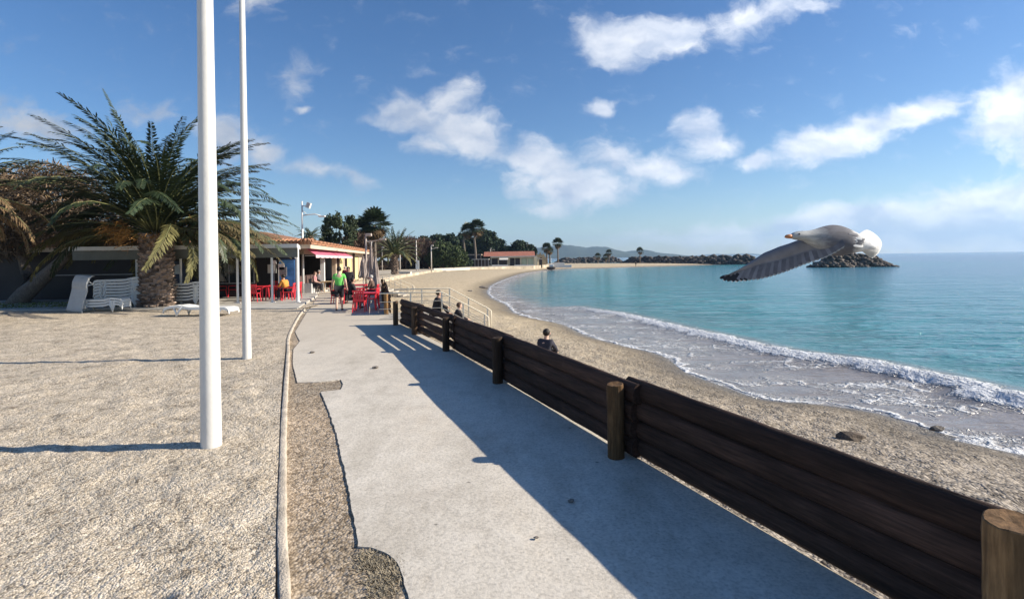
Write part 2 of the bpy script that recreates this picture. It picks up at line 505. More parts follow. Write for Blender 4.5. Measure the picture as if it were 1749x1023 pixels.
sea_me = np_mesh('sea', np.stack([X, Y, Z], -1), F[keep])
attr(sea_me, 'shore', shore); attr(sea_me, 'crest', np.where(arcC > total - .3, 99, crest)); attr(sea_me, 'power', A / .34)
m_sea, t, b = new_mat('sea_water')
tc = t.new('ShaderNodeTexCoord').outputs['Object']
sh = t.new('ShaderNodeAttribute', attribute_name='shore').outputs['Fac']
cr = t.new('ShaderNodeAttribute', attribute_name='crest').outputs['Fac']
pw = t.new('ShaderNodeAttribute', attribute_name='power').outputs['Fac']
def mrange(x, a, b_, c=0, d=1):
    nd = t.new('ShaderNodeMapRange', interpolation_type='SMOOTHSTEP'); t.val(x, nd.inputs[0])
    nd.inputs[1].default_value, nd.inputs[2].default_value, nd.inputs[3].default_value, nd.inputs[4].default_value = a, b_, c, d
    return nd.outputs[0]
patch = t.noise(t.mapping(tc, scale=(.5, 1, 1)), .12, 4, .6)
deep = t.ramp(t.math('DIVIDE', t.math('ADD', sh, t.math('MULTIPLY', t.math('SUBTRACT', patch, .5), 18)), 120),
              [(.0, (.13, .25, .25)), (.10, (.050, .255, .285)), (.35, (.070, .255, .315)), (.8, (.11, .24, .345)), (1, (.12, .23, .35))])
wash = t.ramp(t.noise(tc, .9, 4), [(.3, (.23, .205, .185)), (.7, (.33, .30, .275))])
open_ = t.math('MAXIMUM', t.math('MULTIPLY', mrange(cr, -.4, 1.6), mrange(sh, 1.0, 4.0)), mrange(sh, 5, 13))
# where there is a breaker close by the shallows stay sandy right up to it
inside = t.math('MULTIPLY', mrange(cr, -.3, -1.0), mrange(pw, .15, .4))
open_ = t.math('MULTIPLY', open_, t.math('SUBTRACT', 1, t.math('MULTIPLY', inside, mrange(cr, -9, -7.5))))
water = t.mix(open_, wash, deep)
# foam: lace on the wash, a line along the edge, a thick roll at the breaker
wv = t.new('ShaderNodeVectorMath', operation='MULTIPLY_ADD')
nz = t.new('ShaderNodeTexNoise'); nz.inputs['Scale'].default_value = 1.1; nz.inputs['Detail'].default_value = 4; t.to(tc, nz.inputs['Vector'])
t.to(nz.outputs[1], wv.inputs[0]); wv.inputs[1].default_value = (1.4, 1.4, 0); t.to(tc, wv.inputs[2])
lace_v = t.mapping(wv.outputs[0], scale=(.8, 1.5, 1), rot=(0, 0, .6))
vo = t.new('ShaderNodeTexVoronoi', feature='DISTANCE_TO_EDGE'); vo.inputs['Scale'].default_value = 1.25; t.to(lace_v, vo.inputs['Vector'])
vo2 = t.new('ShaderNodeTexVoronoi', feature='DISTANCE_TO_EDGE'); vo2.inputs['Scale'].default_value = 5.5; t.to(lace_v, vo2.inputs['Vector'])
lace = t.math('MAXIMUM', mrange(vo.outputs[0], .13, .02), t.math('MULTIPLY', mrange(vo2.outputs[0], .12, .02), .7))
cover = t.noise(t.mapping(tc, scale=(.5, 1.2, 1), rot=(0, 0, .6)), .75, 5, .65)
edge = t.math('ADD', sh, t.math('MULTIPLY', t.math('SUBTRACT', t.noise(tc, 1.5, 4), .5), 1.1))
zone = t.math('MULTIPLY', mrange(open_, .55, .1), 1.0)
f_lace = t.math('MULTIPLY', t.math('MULTIPLY', lace, mrange(cover, .45, .62)), zone)
f_sheet = t.math('MULTIPLY', t.math('MULTIPLY', mrange(cover, .54, .70), mrange(t.noise(tc, 6, 4), .35, .6)), t.math('MULTIPLY', zone, mrange(sh, 4.5, .6)))
f_edge = t.math('MULTIPLY', mrange(t.math('ABSOLUTE', t.math('SUBTRACT', edge, .20)), .18, .03), mrange(t.noise(tc, .55, 3), .35, .55, .35, 1.0))
cw = t.math('ADD', cr, t.math('MULTIPLY', t.math('SUBTRACT', t.noise(tc, 2.2, 4, .65), .5), 1.1))
f_roll = t.math('MULTIPLY', t.math('MULTIPLY', mrange(cw, -.55, -.25), mrange(cw, .40, .15)), mrange(pw, .08, .4))
f_caps = t.math('MULTIPLY', t.math('MULTIPLY', mrange(cr, .3, .8), mrange(cr, 3.2, 1.0)), t.math('MULTIPLY', mrange(cover, .56, .66), mrange(t.noise(tc, 3.0, 4), .5, .62)))
foam = t.math('MAXIMUM', t.math('MAXIMUM', t.math('MULTIPLY', f_lace, .75), t.math('MULTIPLY', f_sheet, .8)), t.math('MAXIMUM', t.math('MULTIPLY', f_edge, .85), t.math('MAXIMUM', f_roll, t.math('MULTIPLY', f_caps, .7))))
foam = t.math('MULTIPLY', foam, mrange(t.noise(tc, 14, 3), .2, .5, .6, 1.0), clamp=True)
t.to(t.mix(foam, water, (.80, .83, .86)), b.inputs['Base Color'])
t.to(t.math('MULTIPLY_ADD', foam, .6, .10), b.inputs['Roughness'])
b.inputs['IOR'].default_value = 1.33
b.inputs['Specular IOR Level'].default_value = .5
h = t.math('ADD', t.math('MULTIPLY', t.noise(t.mapping(tc, scale=(.22, .75, 1), rot=(0, 0, .12)), 1.0, 4, .62), 1.0),
           t.math('MULTIPLY', t.noise(t.mapping(tc, scale=(.5, 1.3, 1), rot=(0, 0, -.2)), 2.6, 4, .6), .42))
calm = mrange(sh, 1.0, 12.0, .25, 1.0)
h = t.math('ADD', h, t.math('MULTIPLY', t.noise(t.mapping(tc, scale=(.10, .40, 1), rot=(0, 0, .05)), 1.0, 3, .6), 1.6))
h = t.math('MULTIPLY', h, calm)
h = t.math('ADD', h, t.math('MULTIPLY', foam, t.math('MULTIPLY_ADD', t.noise(tc, 9, 4), .3, .06)))
bp = t.new('ShaderNodeBump'); bp.inputs['Strength'].default_value = 1.0; bp.inputs['Distance'].default_value = .6
t.to(h, bp.inputs['Height']); t.to(bp.outputs[0], b.inputs['Normal'])
tag(link('sea', sea_me, m_sea, smooth=True), kind='structure')

# ------------------------------------------------------------------ path, gravel strip, kerb, gravel yard, terrace floor
KERB_PX = [(476, 1160), (484, 1023), (482, 900), (484, 780), (485, 700), (488, 640), (491, 600), (493, 575), (503, 552), (513, 535), (520, 527)]
KERB = [G(p[0], p[1], .05) for p in KERB_PX]
KERB = [Vector((KERB[0].x + .05, -3, .05))] + KERB
KL = smooth_line(KERB, 4)
kx = lambda Yv: np.interp(Yv, [p.y for p in KL], [p.x for p in KL])

m_kerb = mat('kerb_stone', (.50, .44, .36), .9, .3, 5, .8, 60, spec=.2)
rng = np.random.default_rng(4)
kv, kf = [], []
ks = smooth_line(KERB, 14)
for i, p in enumerate(ks):
    d = (ks[min(i + 1, len(ks) - 1)] - ks[max(i - 1, 0)]).normalized()
    nrm = Vector((d.y, -d.x))
    wob = .010 * math.sin(i * .09) + rng.uniform(-.003, .003)
    hgt = .052 + rng.uniform(-.004, .004)
    wid = .036 + rng.uniform(-.002, .003)
    for (o, z) in ((-wid, -.05), (-wid, hgt * .85), (-wid * .6, hgt), (wid * .6, hgt), (wid, hgt * .85), (wid + .01, -.05)):
        q = p + nrm * (o + wob); kv.append((q.x, q.y, z))
    if i:
        for k in range(5): kf.append(((i - 1) * 6 + k, i * 6 + k, i * 6 + k + 1, (i - 1) * 6 + k + 1))
me = np_mesh('kerb', kv, kf)
tag(link('kerb', me, m_kerb, smooth=False), kind='structure')

# strip of loose gravel between kerb and concrete
m_strip, t, b = new_mat('strip_gravel')
tc, c1 = pebble_nodes(t, b, 46, [(.22, (.15, .115, .078)), (.45, (.33, .265, .19)), (.8, (.56, .475, .37))], .5, 1.2)
pale = t.ramp(t.noise(tc, .55, 4, .6), [(.42, (.8, .8, .8)), (.62, (1.15, 1.1, 1.05))])
t.to(t.mix(1.0, c1, pale, 'MULTIPLY'), b.inputs['Base Color'])
rows = np.concatenate([np.linspace(-2.5, 2.4, 20), np.exp(np.linspace(math.log(2.45), math.log(20.5), 220))])
U = np.linspace(0, 1, 70)
RY, RU = np.meshgrid(rows, U, indexing='ij')
RX = kx(RY) + RU * 1.7
RZ = -.005 + fbm(RX * 5, RY * 5, 51, 3) * .010
i = np.arange(RX.size).reshape(RX.shape)
Fq = np.stack([i[:-1, :-1], i[:-1, 1:], i[1:, 1:], i[1:, :-1]], -1).reshape(-1, 4)
tag(link('gravel_strip', np_mesh('gravel_strip', np.stack([RX.ravel(), RY.ravel(), RZ.ravel()], -1), Fq), m_strip, smooth=True), kind='structure')

# concrete path with its broken left edge
m_path, t, b = new_mat('pale_concrete')
tc = t.new('ShaderNodeTexCoord').outputs['Object']
n1 = t.noise(tc, .5, 5, .6); n2 = t.noise(tc, 42, 3, .6); n3 = t.noise(tc, 3.2, 5, .65)
c = t.ramp(t.math('ADD', t.math('MULTIPLY', n1, .5), t.math('MULTIPLY', n3, .5)), [(.3, (.48, .435, .37)), (.5, (.59, .545, .47)), (.7, (.67, .625, .55))])
c = t.mix(1.0, c, t.ramp(n2, [(.28, .70), (.5, .98), (.72, 1.12)]), 'MULTIPLY')
vo = t.new('ShaderNodeTexVoronoi'); vo.inputs['Scale'].default_value = 3.1; t.to(tc, vo.inputs['Vector'])
c = t.mix(1.0, c, t.ramp(t.math('ADD', vo.outputs['Distance'], t.math('MULTIPLY', n3, .12)), [(.085, .45), (.12, 1.0)]), 'MULTIPLY')
sepb = t.new('ShaderNodeSeparateXYZ'); t.to(tc, sepb.inputs[0])
wq = t.new('ShaderNodeVectorMath', operation='MULTIPLY_ADD'); nq = t.new('ShaderNodeTexNoise'); nq.inputs['Scale'].default_value = 1.3; nq.inputs['Detail'].default_value = 6; t.to(tc, nq.inputs['Vector'])
t.to(nq.outputs[1], wq.inputs[0]); wq.inputs[1].default_value = (1.2, 1.2, 0); t.to(tc, wq.inputs[2])
vc = t.new('ShaderNodeTexVoronoi', feature='DISTANCE_TO_EDGE'); vc.inputs['Scale'].default_value = .22; t.to(wq.outputs[0], vc.inputs['Vector'])
c = t.mix(1.0, c, t.ramp(t.noise(t.mapping(tc, scale=(1, .35, 1)), 1.1, 6, .7), [(.34, (.80, .79, .77)), (.50, (1.0, 1.0, 1.0)), (.66, (1.08, 1.06, 1.03))]), 'MULTIPLY')
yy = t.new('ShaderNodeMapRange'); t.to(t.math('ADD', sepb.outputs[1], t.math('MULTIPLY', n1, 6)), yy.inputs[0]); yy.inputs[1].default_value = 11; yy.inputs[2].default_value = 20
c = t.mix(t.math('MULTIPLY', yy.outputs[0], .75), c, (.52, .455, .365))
t.to(c, b.inputs['Base Color']); b.inputs['Roughness'].default_value = .9; b.inputs['Specular IOR Level'].default_value = .2
bp = t.new('ShaderNodeBump'); bp.inputs['Strength'].default_value = .45; bp.inputs['Distance'].default_value = .008
t.to(t.math('ADD', n2, t.math('MULTIPLY', n3, 1.5)), bp.inputs['Height']); t.to(bp.outputs[0], b.inputs['Normal'])
LEFT_PX = [(735, 1180), (712, 1060), (694, 1003), (689, 984), (683, 966), (672, 950), (655, 939), (634, 932), (612, 930), (604, 880), (593, 820), (584, 780), (575, 740), (562, 702), (548, 668),
           (564, 666), (582, 664), (586, 656), (582, 647), (545, 651), (508, 652), (500, 620), (501, 596), (512, 582), (504, 566), (515, 548), (524, 533), (530, 526)]
left = [xy(G(p[0], p[1], .02)) for p in LEFT_PX]
dense = []
rr = random.Random(7)
for a_, b_ in zip(left[:-1], left[1:]):
    n = max(1, int(math.hypot(b_[0] - a_[0], b_[1] - a_[1]) / .05))
    for k in range(n):
        f = k / n; dense.append((a_[0] + (b_[0] - a_[0]) * f + rr.uniform(-.006, .006), a_[1] + (b_[1] - a_[1]) * f + rr.uniform(-.006, .006)))
dense.append(left[-1])
far_l = [xy(G(545, 503, 0)), (-13.0, 35), (-14.6, 46), (-15.6, 53)]
right = [xy(p + Vector((.18, .06, 0))) for p in FENCE] + [xy(FENCE2[0] + Vector((.18, 0, 0)))] + [xy(p + Vector((.2, .05, 0))) for p in FENCE2[1:]] + [(-14.9, 55.5)]
mb = MB(); mb.plate([(dense[0][0] + .1, -4)] + dense + far_l + list(reversed(right)), -.05, .010)
tag(mb.build('concrete_path', m_path), kind='structure')

# clump of dried earth and weeds at the broken corner of the slab
# gravel yard with the flagpoles
m_gravel, t, b = new_mat('yard_gravel')
tc, c1 = pebble_nodes(t, b, 72, [(.22, (.16, .125, .09)), (.42, (.47, .40, .305)), (.66, (.70, .61, .485)), (.9, (.82, .74, .625))], .55, 2.0, speck=.40)
pale = t.ramp(t.noise(tc, 2.4, 6, .75), [(.30, (.46, .44, .42)), (.43, (.92, .91, .89)), (.66, (1.08, 1.06, 1.03))])
c1 = t.mix(1.0, c1, pale, 'MULTIPLY')
clus = t.math('ADD', t.math('MULTIPLY', t.noise(tc, 17, 4, .7), .6), t.math('MULTIPLY', t.noise(tc, 2.2, 3, .6), .4))
c1 = t.mix(1.0, c1, t.ramp(clus, [(.35, .28), (.43, 1.0)]), 'MULTIPLY')  # dark specks in clusters, partly footprint shading put into the colour
t.to(c1, b.inputs['Base Color'])
rows = np.exp(np.linspace(math.log(1.5), math.log(24.3), 520))
U = np.linspace(0, 1, 520)
RY, RU = np.meshgrid(rows, U, indexing='ij')
RX = kx(RY) - .05 - RU * (1.25 * RY + 1.0)
lump = fbm(RX * 2.1, RY * 2.1, 61, 3) * .055 + fbm(RX * 4.5, RY * 4.5, 66, 2) * .034 + fbm(RX * 10, RY * 10, 68, 2) * .022 + fbm(RX * .4, RY * .4, 70, 2) * .08
RZ = .055 + lump * np.clip(RU * 40, .1, 1) * np.interp(RY, [0, 10, 24], [1, 1, .7])
RZ = np.maximum(RZ, .0)
i = np.arange(RX.size).reshape(RX.shape)
Fq = np.stack([i[:-1, :-1], i[1:, :-1], i[1:, 1:], i[:-1, 1:]], -1).reshape(-1, 4)
tag(link('gravel_yard', np_mesh('gravel_yard', np.stack([RX.ravel(), RY.ravel(), RZ.ravel()], -1), Fq), m_gravel, smooth=True), kind='structure')

m_terr = mat('terrace_paving', (.44, .42, .38), .9, .18, 1.5, .4, 40, spec=.2)
TF = G(508, 526, .1)                     # the corner of the terrace by the path
mb = MB(); mb.plate([(-33, 24.2), (TF.x, TF.y), xy(G(520, 518, .1)), xy(G(543, 503, .1)), (-12.7, 33), (-12.9, 36), (-33, 36)], -.3, .1)
tag(mb.build('terrace_floor', m_terr, bevel=.02), kind='structure')

# ------------------------------------------------------------------ far hills
def ridge(name, prof, Y, depth, seed, col):
    xs = np.array([p[0] for p in prof]); ys = np.array([p[1] for p in prof])
    n = 160; px = np.linspace(xs[0], xs[-1], n); py = np.interp(px, xs, ys)
    V = []; m = 14
    for j in range(m):
        f = j / (m - 1)                       # 0 foot in front .. 1 foot behind, crest half way
        up = math.sin(PI * f) ** 1.2
        for k in range(n):
            w = Wp(px[k], py[k], Y)
            h = (w.z - SEA) * up
            h *= 1 + .25 * float(fbm(np.array([px[k] * .11]), np.array([f * 6.0]), seed, 3)[0]) * (1 - abs(2 * f - 1))
            V.append((w.x * (1 + (f - .5) * depth / Y * .3), Y + (f - .5) * depth, SEA - 2 + h))
    i = np.arange(n * m).reshape(m, n)
    Fq = np.stack([i[:-1, :-1], i[:-1, 1:], i[1:, 1:], i[1:, :-1]], -1).reshape(-1, 4)
    tag(link(name, np_mesh(name, V, Fq), mat(name + '_scrub', col, .95, .35, .006, spec=.1), smooth=True), kind='structure')
ridge('hills', [(700, 430), (780, 424), (860, 418), (915, 423), (940, 420.5), (960, 418), (978, 419.5), (992, 422), (1010, 421.5), (1030, 421), (1045, 425), (1058, 429), (1068, 430), (1080, 427.5), (1096, 426.5), (1108, 429.5), (1120, 432), (1135, 433), (1146, 435), (1152, 438)], 3400, 1500, 3, (.060, .075, .055))
ridge('distant_hills', [(1130, 438), (1160, 437), (1185, 436.3), (1205, 435), (1222, 433.6), (1240, 434.3), (1256, 433.6), (1272, 432.4), (1284, 434.5), (1296, 437)], 6300, 1600, 9, (.060, .075, .055))
# ================================================================== FENCES
def wood(name, lo, hi, along=(1, 14, 14), rough=.8, turn=0.0):
    m, t, b = new_mat(name)
    tc = t.new('ShaderNodeTexCoord').outputs['Object']
    if turn: tc = t.mapping(tc, rot=(0, 0, turn))
    g = t.noise(t.mapping(tc, scale=along), 2.2, 6, .68, dist=.25)
    c = t.ramp(g, [(.28, lo), (.55, tuple((a + b_) / 2 for a, b_ in zip(lo, hi))), (.78, hi)])
    blot = t.noise(t.mapping(tc, scale=(along[0] * .5, 1 if along[1] > 5 and along[0] > 5 else 2.5, 1 if along[2] < 5 else 2.5)), 1.6, 5, .65)
    c = t.mix(1.0, c, t.ramp(blot, [(.32, .5), (.5, .95), (.68, 1.7)]), 'MULTIPLY')
    oi = t.new('ShaderNodeObjectInfo').outputs['Random']; hv = t.new('ShaderNodeHueSaturation'); t.to(c, hv.inputs['Color']); t.to(t.math('MULTIPLY_ADD', oi, .9, .6), hv.inputs['Value']); c = hv.outputs[0]
    t.to(c, b.inputs['Base Color']); b.inputs['Roughness'].default_value = rough; b.inputs['Specular IOR Level'].default_value = .25
    bp = t.new('ShaderNodeBump'); bp.inputs['Strength'].default_value = .6; bp.inputs['Distance'].default_value = .012
    t.to(g, bp.inputs['Height']); t.to(bp.outputs[0], b.inputs['Normal'])
    return m
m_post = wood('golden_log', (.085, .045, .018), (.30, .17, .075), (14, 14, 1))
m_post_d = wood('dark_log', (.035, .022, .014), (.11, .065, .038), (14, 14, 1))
m_board = wood('stained_board', (.018, .010, .007), (.085, .046, .032), (.9, 22, 22), turn=-rad(114.8))
m_bolt = mat('bolt_steel', (.45, .45, .46), .4, .1, 20, metal=1.0)

def log_post(root, p, h, r, m, seed, bolt=False):
    """round post with an uneven sawn top and a split"""
    rr = random.Random(seed); n = 18
    mb = MB(); V = []; lv = [-.25, 0, .05, .2, .4, .6, .72, .92, .985]
    ph = rr.uniform(0, 6)
    for j, f in enumerate(lv):
        for k in range(n):
            a = 2 * PI * k / n
            w = 1 + .035 * math.sin(3 * a + ph + f * 2) + rr.uniform(-.012, .012)
            if j == len(lv) - 1: w *= .965
            if k == 4: w *= .93
            z = f * h
            if j >= len(lv) - 2: z += (.014 * math.cos(a - .6) + rr.uniform(-.004, .004)) * h
            V.append((p.x + r * w * math.cos(a), p.y + r * w * math.sin(a), z))
    b0 = len(V); V.append((p.x, p.y, h * .985 - .012))
    Fs = []
    for j in range(len(lv) - 1):
        for k in range(n):
            k2 = (k + 1) % n; Fs.append((j * n + k, j * n + k2, (j + 1) * n + k2, (j + 1) * n + k))
    e = (len(lv) - 1) * n
    for k in range(n): Fs.append((e + k, e + (k + 1) % n, b0))
    mb.add(V, Fs)
    o = mb.build('post', m, root, smooth=False)
    sm = o.modifiers.new('edge', 'BEVEL'); sm.width = .006; sm.segments = 1; sm.limit_method = 'ANGLE'; sm.angle_limit = rad(50)
    if bolt:
        bm_ = MB(); d = Vector((-.75, -.66, 0)).normalized()
        q = p + d * r * .98 + Vector((0, 0, h * .55)); bm_.tube([q - d * .01, q + d * .012], .014, 8)
        bm_.build('bolt', m_bolt, o)
    return o

def log_board(root, p, q, z, hgt, thick, seed, m, sag=.0):
    """long half-round board: flat-ish face, eased edges, slightly bowed"""
    rr = random.Random(seed)
    p, q = Vector(p), Vector(q); d = (q - p); L = d.length; d.normalize(); s = Vector((d.y, -d.x, 0))
    nseg = max(6, int(L / .22)); prof = []
    for (a, b_) in [(-.5 * math.cos(a_), .5 * math.sin(a_)) for a_ in [2 * PI * k_ / 14 for k_ in range(14)]]:
        prof.append((a * thick, b_ * hgt))
    V = []; ph = rr.uniform(0, 6); tilt = rr.uniform(-.004, .004)
    for i in range(nseg + 1):
        f = i / nseg
        zc = z + tilt * (f - .5) * L + .006 * math.sin(f * 5 + ph) - sag * 4 * f * (1 - f)
        for k, (a, b_) in enumerate(prof):
            e = rr.uniform(-.004, .004)
            pt = p + d * (f * L) + s * (a + e * .5); V.append((pt.x, pt.y, zc + b_ + e))
    n = len(prof); Fs = []
    for i in range(nseg):
        for k in range(n):
            k2 = (k + 1) % n; Fs.append((i * n + k, (i + 1) * n + k, (i + 1) * n + k2, i * n + k2))
    mb = MB(); mb.add(V, Fs); e_ = [V[k] for k in range(n)], [V[nseg * n + k] for k in range(n)]
    mb.add(e_[0], [tuple(range(n))]); mb.add(e_[1], [tuple(reversed(range(n)))])
    return mb.build('board', m, root, smooth=True)

root = empty('wooden_fence', (0, 0, 0))
tag(root, 'long low fence of dark stained boards and round log posts along the concrete path', 'fence')
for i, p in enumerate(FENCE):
    lit = i in (2, 3)  # light put into the colour: lit posts golden, the others a dark copy
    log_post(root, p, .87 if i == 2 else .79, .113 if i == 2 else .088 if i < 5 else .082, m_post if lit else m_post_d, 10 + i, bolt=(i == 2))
for i in range(len(FENCE) - 1):
    a, b_ = FENCE[i], FENCE[i + 1]
    d = (b_ - a).normalized(); s = Vector((d.y, -d.x, 0))        # s points to the beach
    off = .088 + .072 + (.0 if i % 2 == 1 else .07)
    gap = {5: .040, 6: .004}.get(i, -.006)
    e0, e1 = (.17, .06) if i % 2 == 1 else (.05, .10)
    z = .032
    hs = [.19, .195, .20, .205]
    tot = sum(hs) + 3 * gap
    k_ = 1.0
    if i == 5: hs = [.15, .155, .155, .155]; z = .09
    for j, h_ in enumerate(hs):
        hh = h_ * k_
        rr = random.Random(i * 10 + j)
        log_board(root, a + s * (off + rr.uniform(-.006, .006)) - d * (e0 + rr.uniform(-.05, .06)), b_ + s * (off + rr.uniform(-.006, .006)) + d * (e1 + rr.uniform(-.03, .03)), z + hh / 2, hh + .008 if i != 5 else hh, .135 if i != 5 else .09, i * 7 + j, m_board)
        z += hh + gap
# the stretch by the dining deck, board ends towards the steps
root = empty('wooden_fence', (0, 0, 0))
tag(root, 'dark timber fence beside the seaside tables beyond the beach steps', 'fence')
for i, p in enumerate(FENCE2): log_post(root, p, .84, .085, m_post if i == 0 else m_post_d, 40 + i)
for i in range(len(FENCE2) - 1):
    a, b_ = FENCE2[i], FENCE2[i + 1]
    d = (b_ - a).normalized(); s = Vector((d.y, -d.x, 0))
    for j in range(4): log_board(root, a + s * (.14 + .05 * (i % 2)) - d * .06, b_ + s * (.14 + .05 * (i % 2)) + d * .05, .15 + j * .19, .182, .075, 300 + i * 7 + j, m_board)

# ================================================================== FLAGPOLES
m_pole = mat('white_gloss_paint', (.66, .655, .63), .32, .05, 2.5, .12, 25, spec=.5)
def flagpole(px, py, z, r0, r1, h, label):
    p = G(px, py, z)
    root = empty('flagpole', (p.x, p.y, 0)); tag(root, label, 'flagpole', 'white flagpoles in the gravel')
    mb = MB(); zs = [-.3, .0, .5, 1, 2, 3, 4, 5, 6, h]
    mb.tube([(0, 0, zz) for zz in zs], [r0 + (r1 - r0) * max(0, zz) / h for zz in zs], 40)
    mb.build('shaft', m_pole, root, smooth=True)
    mb = MB(); mb.ball((0, 0, h + .05), r1 * 1.5, 16, 10); mb.build('finial', m_pole, root, smooth=True)
flagpole(361, 762, .05, .106, .052, 10.5, 'thick white flagpole rising from the gravel, the nearer of the two poles')
flagpole(422, 613, .05, .088, .048, 9.5, 'thinner white flagpole standing close to the kerb')

# ================================================================== SUN LOUNGERS
m_plastic = mat('white_resin', (.78, .78, .75), .38, .05, 3, spec=.45)
m_plastic_shade = mat('shaded_resin', (.42, .44, .45), .5, .08, 3, spec=.4)  # the same white resin, with shade put into a darker grey
PROF = [(-1.0, .16), (-.985, .24), (-.94, .295), (-.86, .32), (-.6, .325), (-.3, .33), (0, .335), (.22, .345), (.42, .40), (.58, .425), (.72, .41), (.86, .385), (.95, .345), (1.0, .27), (1.02, .20)]
def lounger_proto(loc, m):
    root = empty('sun_lounger', loc)
    for sy in (-.30, .30):
        mb = MB(); vv = []
        for (x, z) in PROF:
            for (dy, dz) in ((-.03, -.075), (.03, -.075), (.03, .02), (-.03, .02)): vv.append((x, sy + dy, z + dz))
        nn = len(PROF); mb.add(vv, [(i * 4 + k, (i + 1) * 4 + k, (i + 1) * 4 + (k + 1) % 4, i * 4 + (k + 1) % 4) for i in range(nn - 1) for k in range(4)] + [(3, 2, 1, 0), (nn * 4 - 4, nn * 4 - 3, nn * 4 - 2, nn * 4 - 1)])
        mb.build('side_rail', m, root)
    mb = MB()
    # cross slats follow the curve of the bed
    L = [0]
    for a, b_ in zip(PROF[:-1], PROF[1:]): L.append(L[-1] + math.hypot(b_[0] - a[0], b_[1] - a[1]))
    n = 30
    for k in range(n):
        s = L[-1] * (k + .5) / n
        x = np.interp(s, L, [p[0] for p in PROF]); z = np.interp(s, L, [p[1] for p in PROF])
        x2 = np.interp(s + .02, L, [p[0] for p in PROF]); z2 = np.interp(s + .02, L, [p[1] for p in PROF])
        a = math.atan2(z2 - z, x2 - x)
        mb.box((x, 0, z + .012), (.074, .58, .022), Matrix.Rotation(-a, 3, 'Y'))
    mb.build('slats', m, root)
    for (x, sy) in ((-.62, -1), (-.62, 1), (.55, -1), (.55, 1)):
        mb = MB(); sgn = -1 if x < 0 else 1
        top = .31 if x < 0 else .39
        mb.tube([(x - sgn * .12, sy * .30, top), (x, sy * .315, .17), (x + sgn * .05, sy * .325, 0)], [.036, .03, .024], 8)
        mb.tube([(x + sgn * .16, sy * .30, top), (x + sgn * .07, sy * .315, .15), (x + sgn * .05, sy * .325, .02)], [.028, .024, .02], 8)
        mb.build('leg', m, root, smooth=True)
    return root
c0 = G(345, 539, .05)
lp = lounger_proto((c0.x, c0.y, .06), m_plastic); lp.rotation_euler = (0, 0, rad(178)); lp.scale = (1.28, 1.1, .95)
tag(lp, 'single white resin sun lounger standing alone on the gravel behind the near flagpole', 'sun lounger', 'white resin sun loungers')
LG = 'white resin sun loungers'
def lounger(loc, rz, label, rx=0.0, ry=0.0, sc=1.0):
    o = copy_tree(lp); o.location = loc; o.rotation_euler = (rx, ry, rz); o.scale = (sc * 1.1, sc, sc)
    tag(o, label, 'sun lounger', LG); return o
s1 = G(178, 530, .05)
ordn = ['bottom', 'second from the bottom', 'third from the bottom', 'fourth from the bottom', 'fifth from the bottom', 'sixth from the bottom', 'second from the top', 'topmost']
for k in range(8):
    lounger((s1.x - .1 + random.Random(k).uniform(-.02, .02), s1.y + 1.35, .05 + .138 * k), rad(3 + (k % 2) * 1.2), 'white sun lounger, %s in the tall stack left of the big palm' % ordn[k], sc=1.06)
s2 = G(158, 533, .05)
for k in range(3):
    lounger((s2.x + .30, s2.y + .25, .05 + .115 * k), rad(2), 'white sun lounger, %s in the low pile in front of the tall stack' % ['bottom', 'middle', 'top'][k], sc=.86)
s3 = G(124, 535, .04)
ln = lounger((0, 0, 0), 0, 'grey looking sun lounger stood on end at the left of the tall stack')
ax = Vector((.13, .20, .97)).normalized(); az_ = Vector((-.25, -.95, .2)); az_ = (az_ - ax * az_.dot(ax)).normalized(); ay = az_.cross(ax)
Mx = Matrix((ax, ay, az_)).transposed().to_4x4(); ln.rotation_euler = Mx.to_euler(); ln.scale = (.80, 1.25, .8); [setattr(sl, 'link', 'OBJECT') or setattr(sl, 'material', m_plastic_shade) for ch in ln.children for sl in ch.material_slots]; ln.location = (s3.x + .15, s3.y + .45, .80)
s4 = G(322, 520, .1)
for k in range(6):
    lounger((s4.x - .2, s4.y + .3, .05 + .15 * k), rad(-4), 'white sun lounger, %s in the stack right of the big palm trunk' % (['bottom', 'second from the bottom', 'third from the bottom', 'fourth from the bottom', 'fifth from the bottom', 'topmost'][k]), sc=.9)

# ================================================================== BEACH STEPS
m_rail = mat('white_rail_paint', (.80, .72, .56), .45, .08, 4, spec=.4)
m_step = mat('step_concrete', (.42, .38, .32), .9, .2, 2, .4, 40)
def steps(y0, y1, x0, x1, xe, label, drop=.75):
    root = empty('beach_steps', (0, 0, 0)); tag(root, label, 'steps')
    mb = MB(); mb.plate([(x0, y0), (x1, y0), (x1, y1), (x0, y1)], -.16, .03); mb.build('landing', m_step, root)
    n = 5; mb = MB()
    for k in range(n):
        xa = x1 + (xe - x1) * k / n; xb = x1 + (xe - x1) * (k + 1) / n; zt = .03 - drop * (k + 1) / (n + 1)
        mb.box(((xa + xb) / 2 + .02, (y0 + y1) / 2, zt - .3), (xb - xa + .05, y1 - y0 - .05, .6 + .001 * k))
    mb.build('flight', m_step, root)
    for y in (y0 + .08, y1 - .08):
        mb = MB()
        mb.tube([(x0, y, .93), (x1, y, .95), (xe, y, .95 - drop - .05), (xe + .14, y, .84 - drop - .05), (xe + .14, y, -drop - .1)], .023, 8)
        for dz in (.3, .55, .75): mb.tube([(x0, y, .93 - dz), (x1, y, .95 - dz), (xe, y, .90 - drop - dz)], .013, 6)
        for f in (.5, 1.0): mb.tube([(x0 + (x1 - x0) * f, y, .94), (x0 + (x1 - x0) * f, y, 0)], .024, 8)
        for f in (.5, 1): mb.tube([(x1 + (xe - x1) * f, y, .95 - (drop + .05) * f), (x1 + (xe - x1) * f, y, -drop * f - .1)], .022, 8)
        mb.build('handrail', m_rail, root, smooth=True)
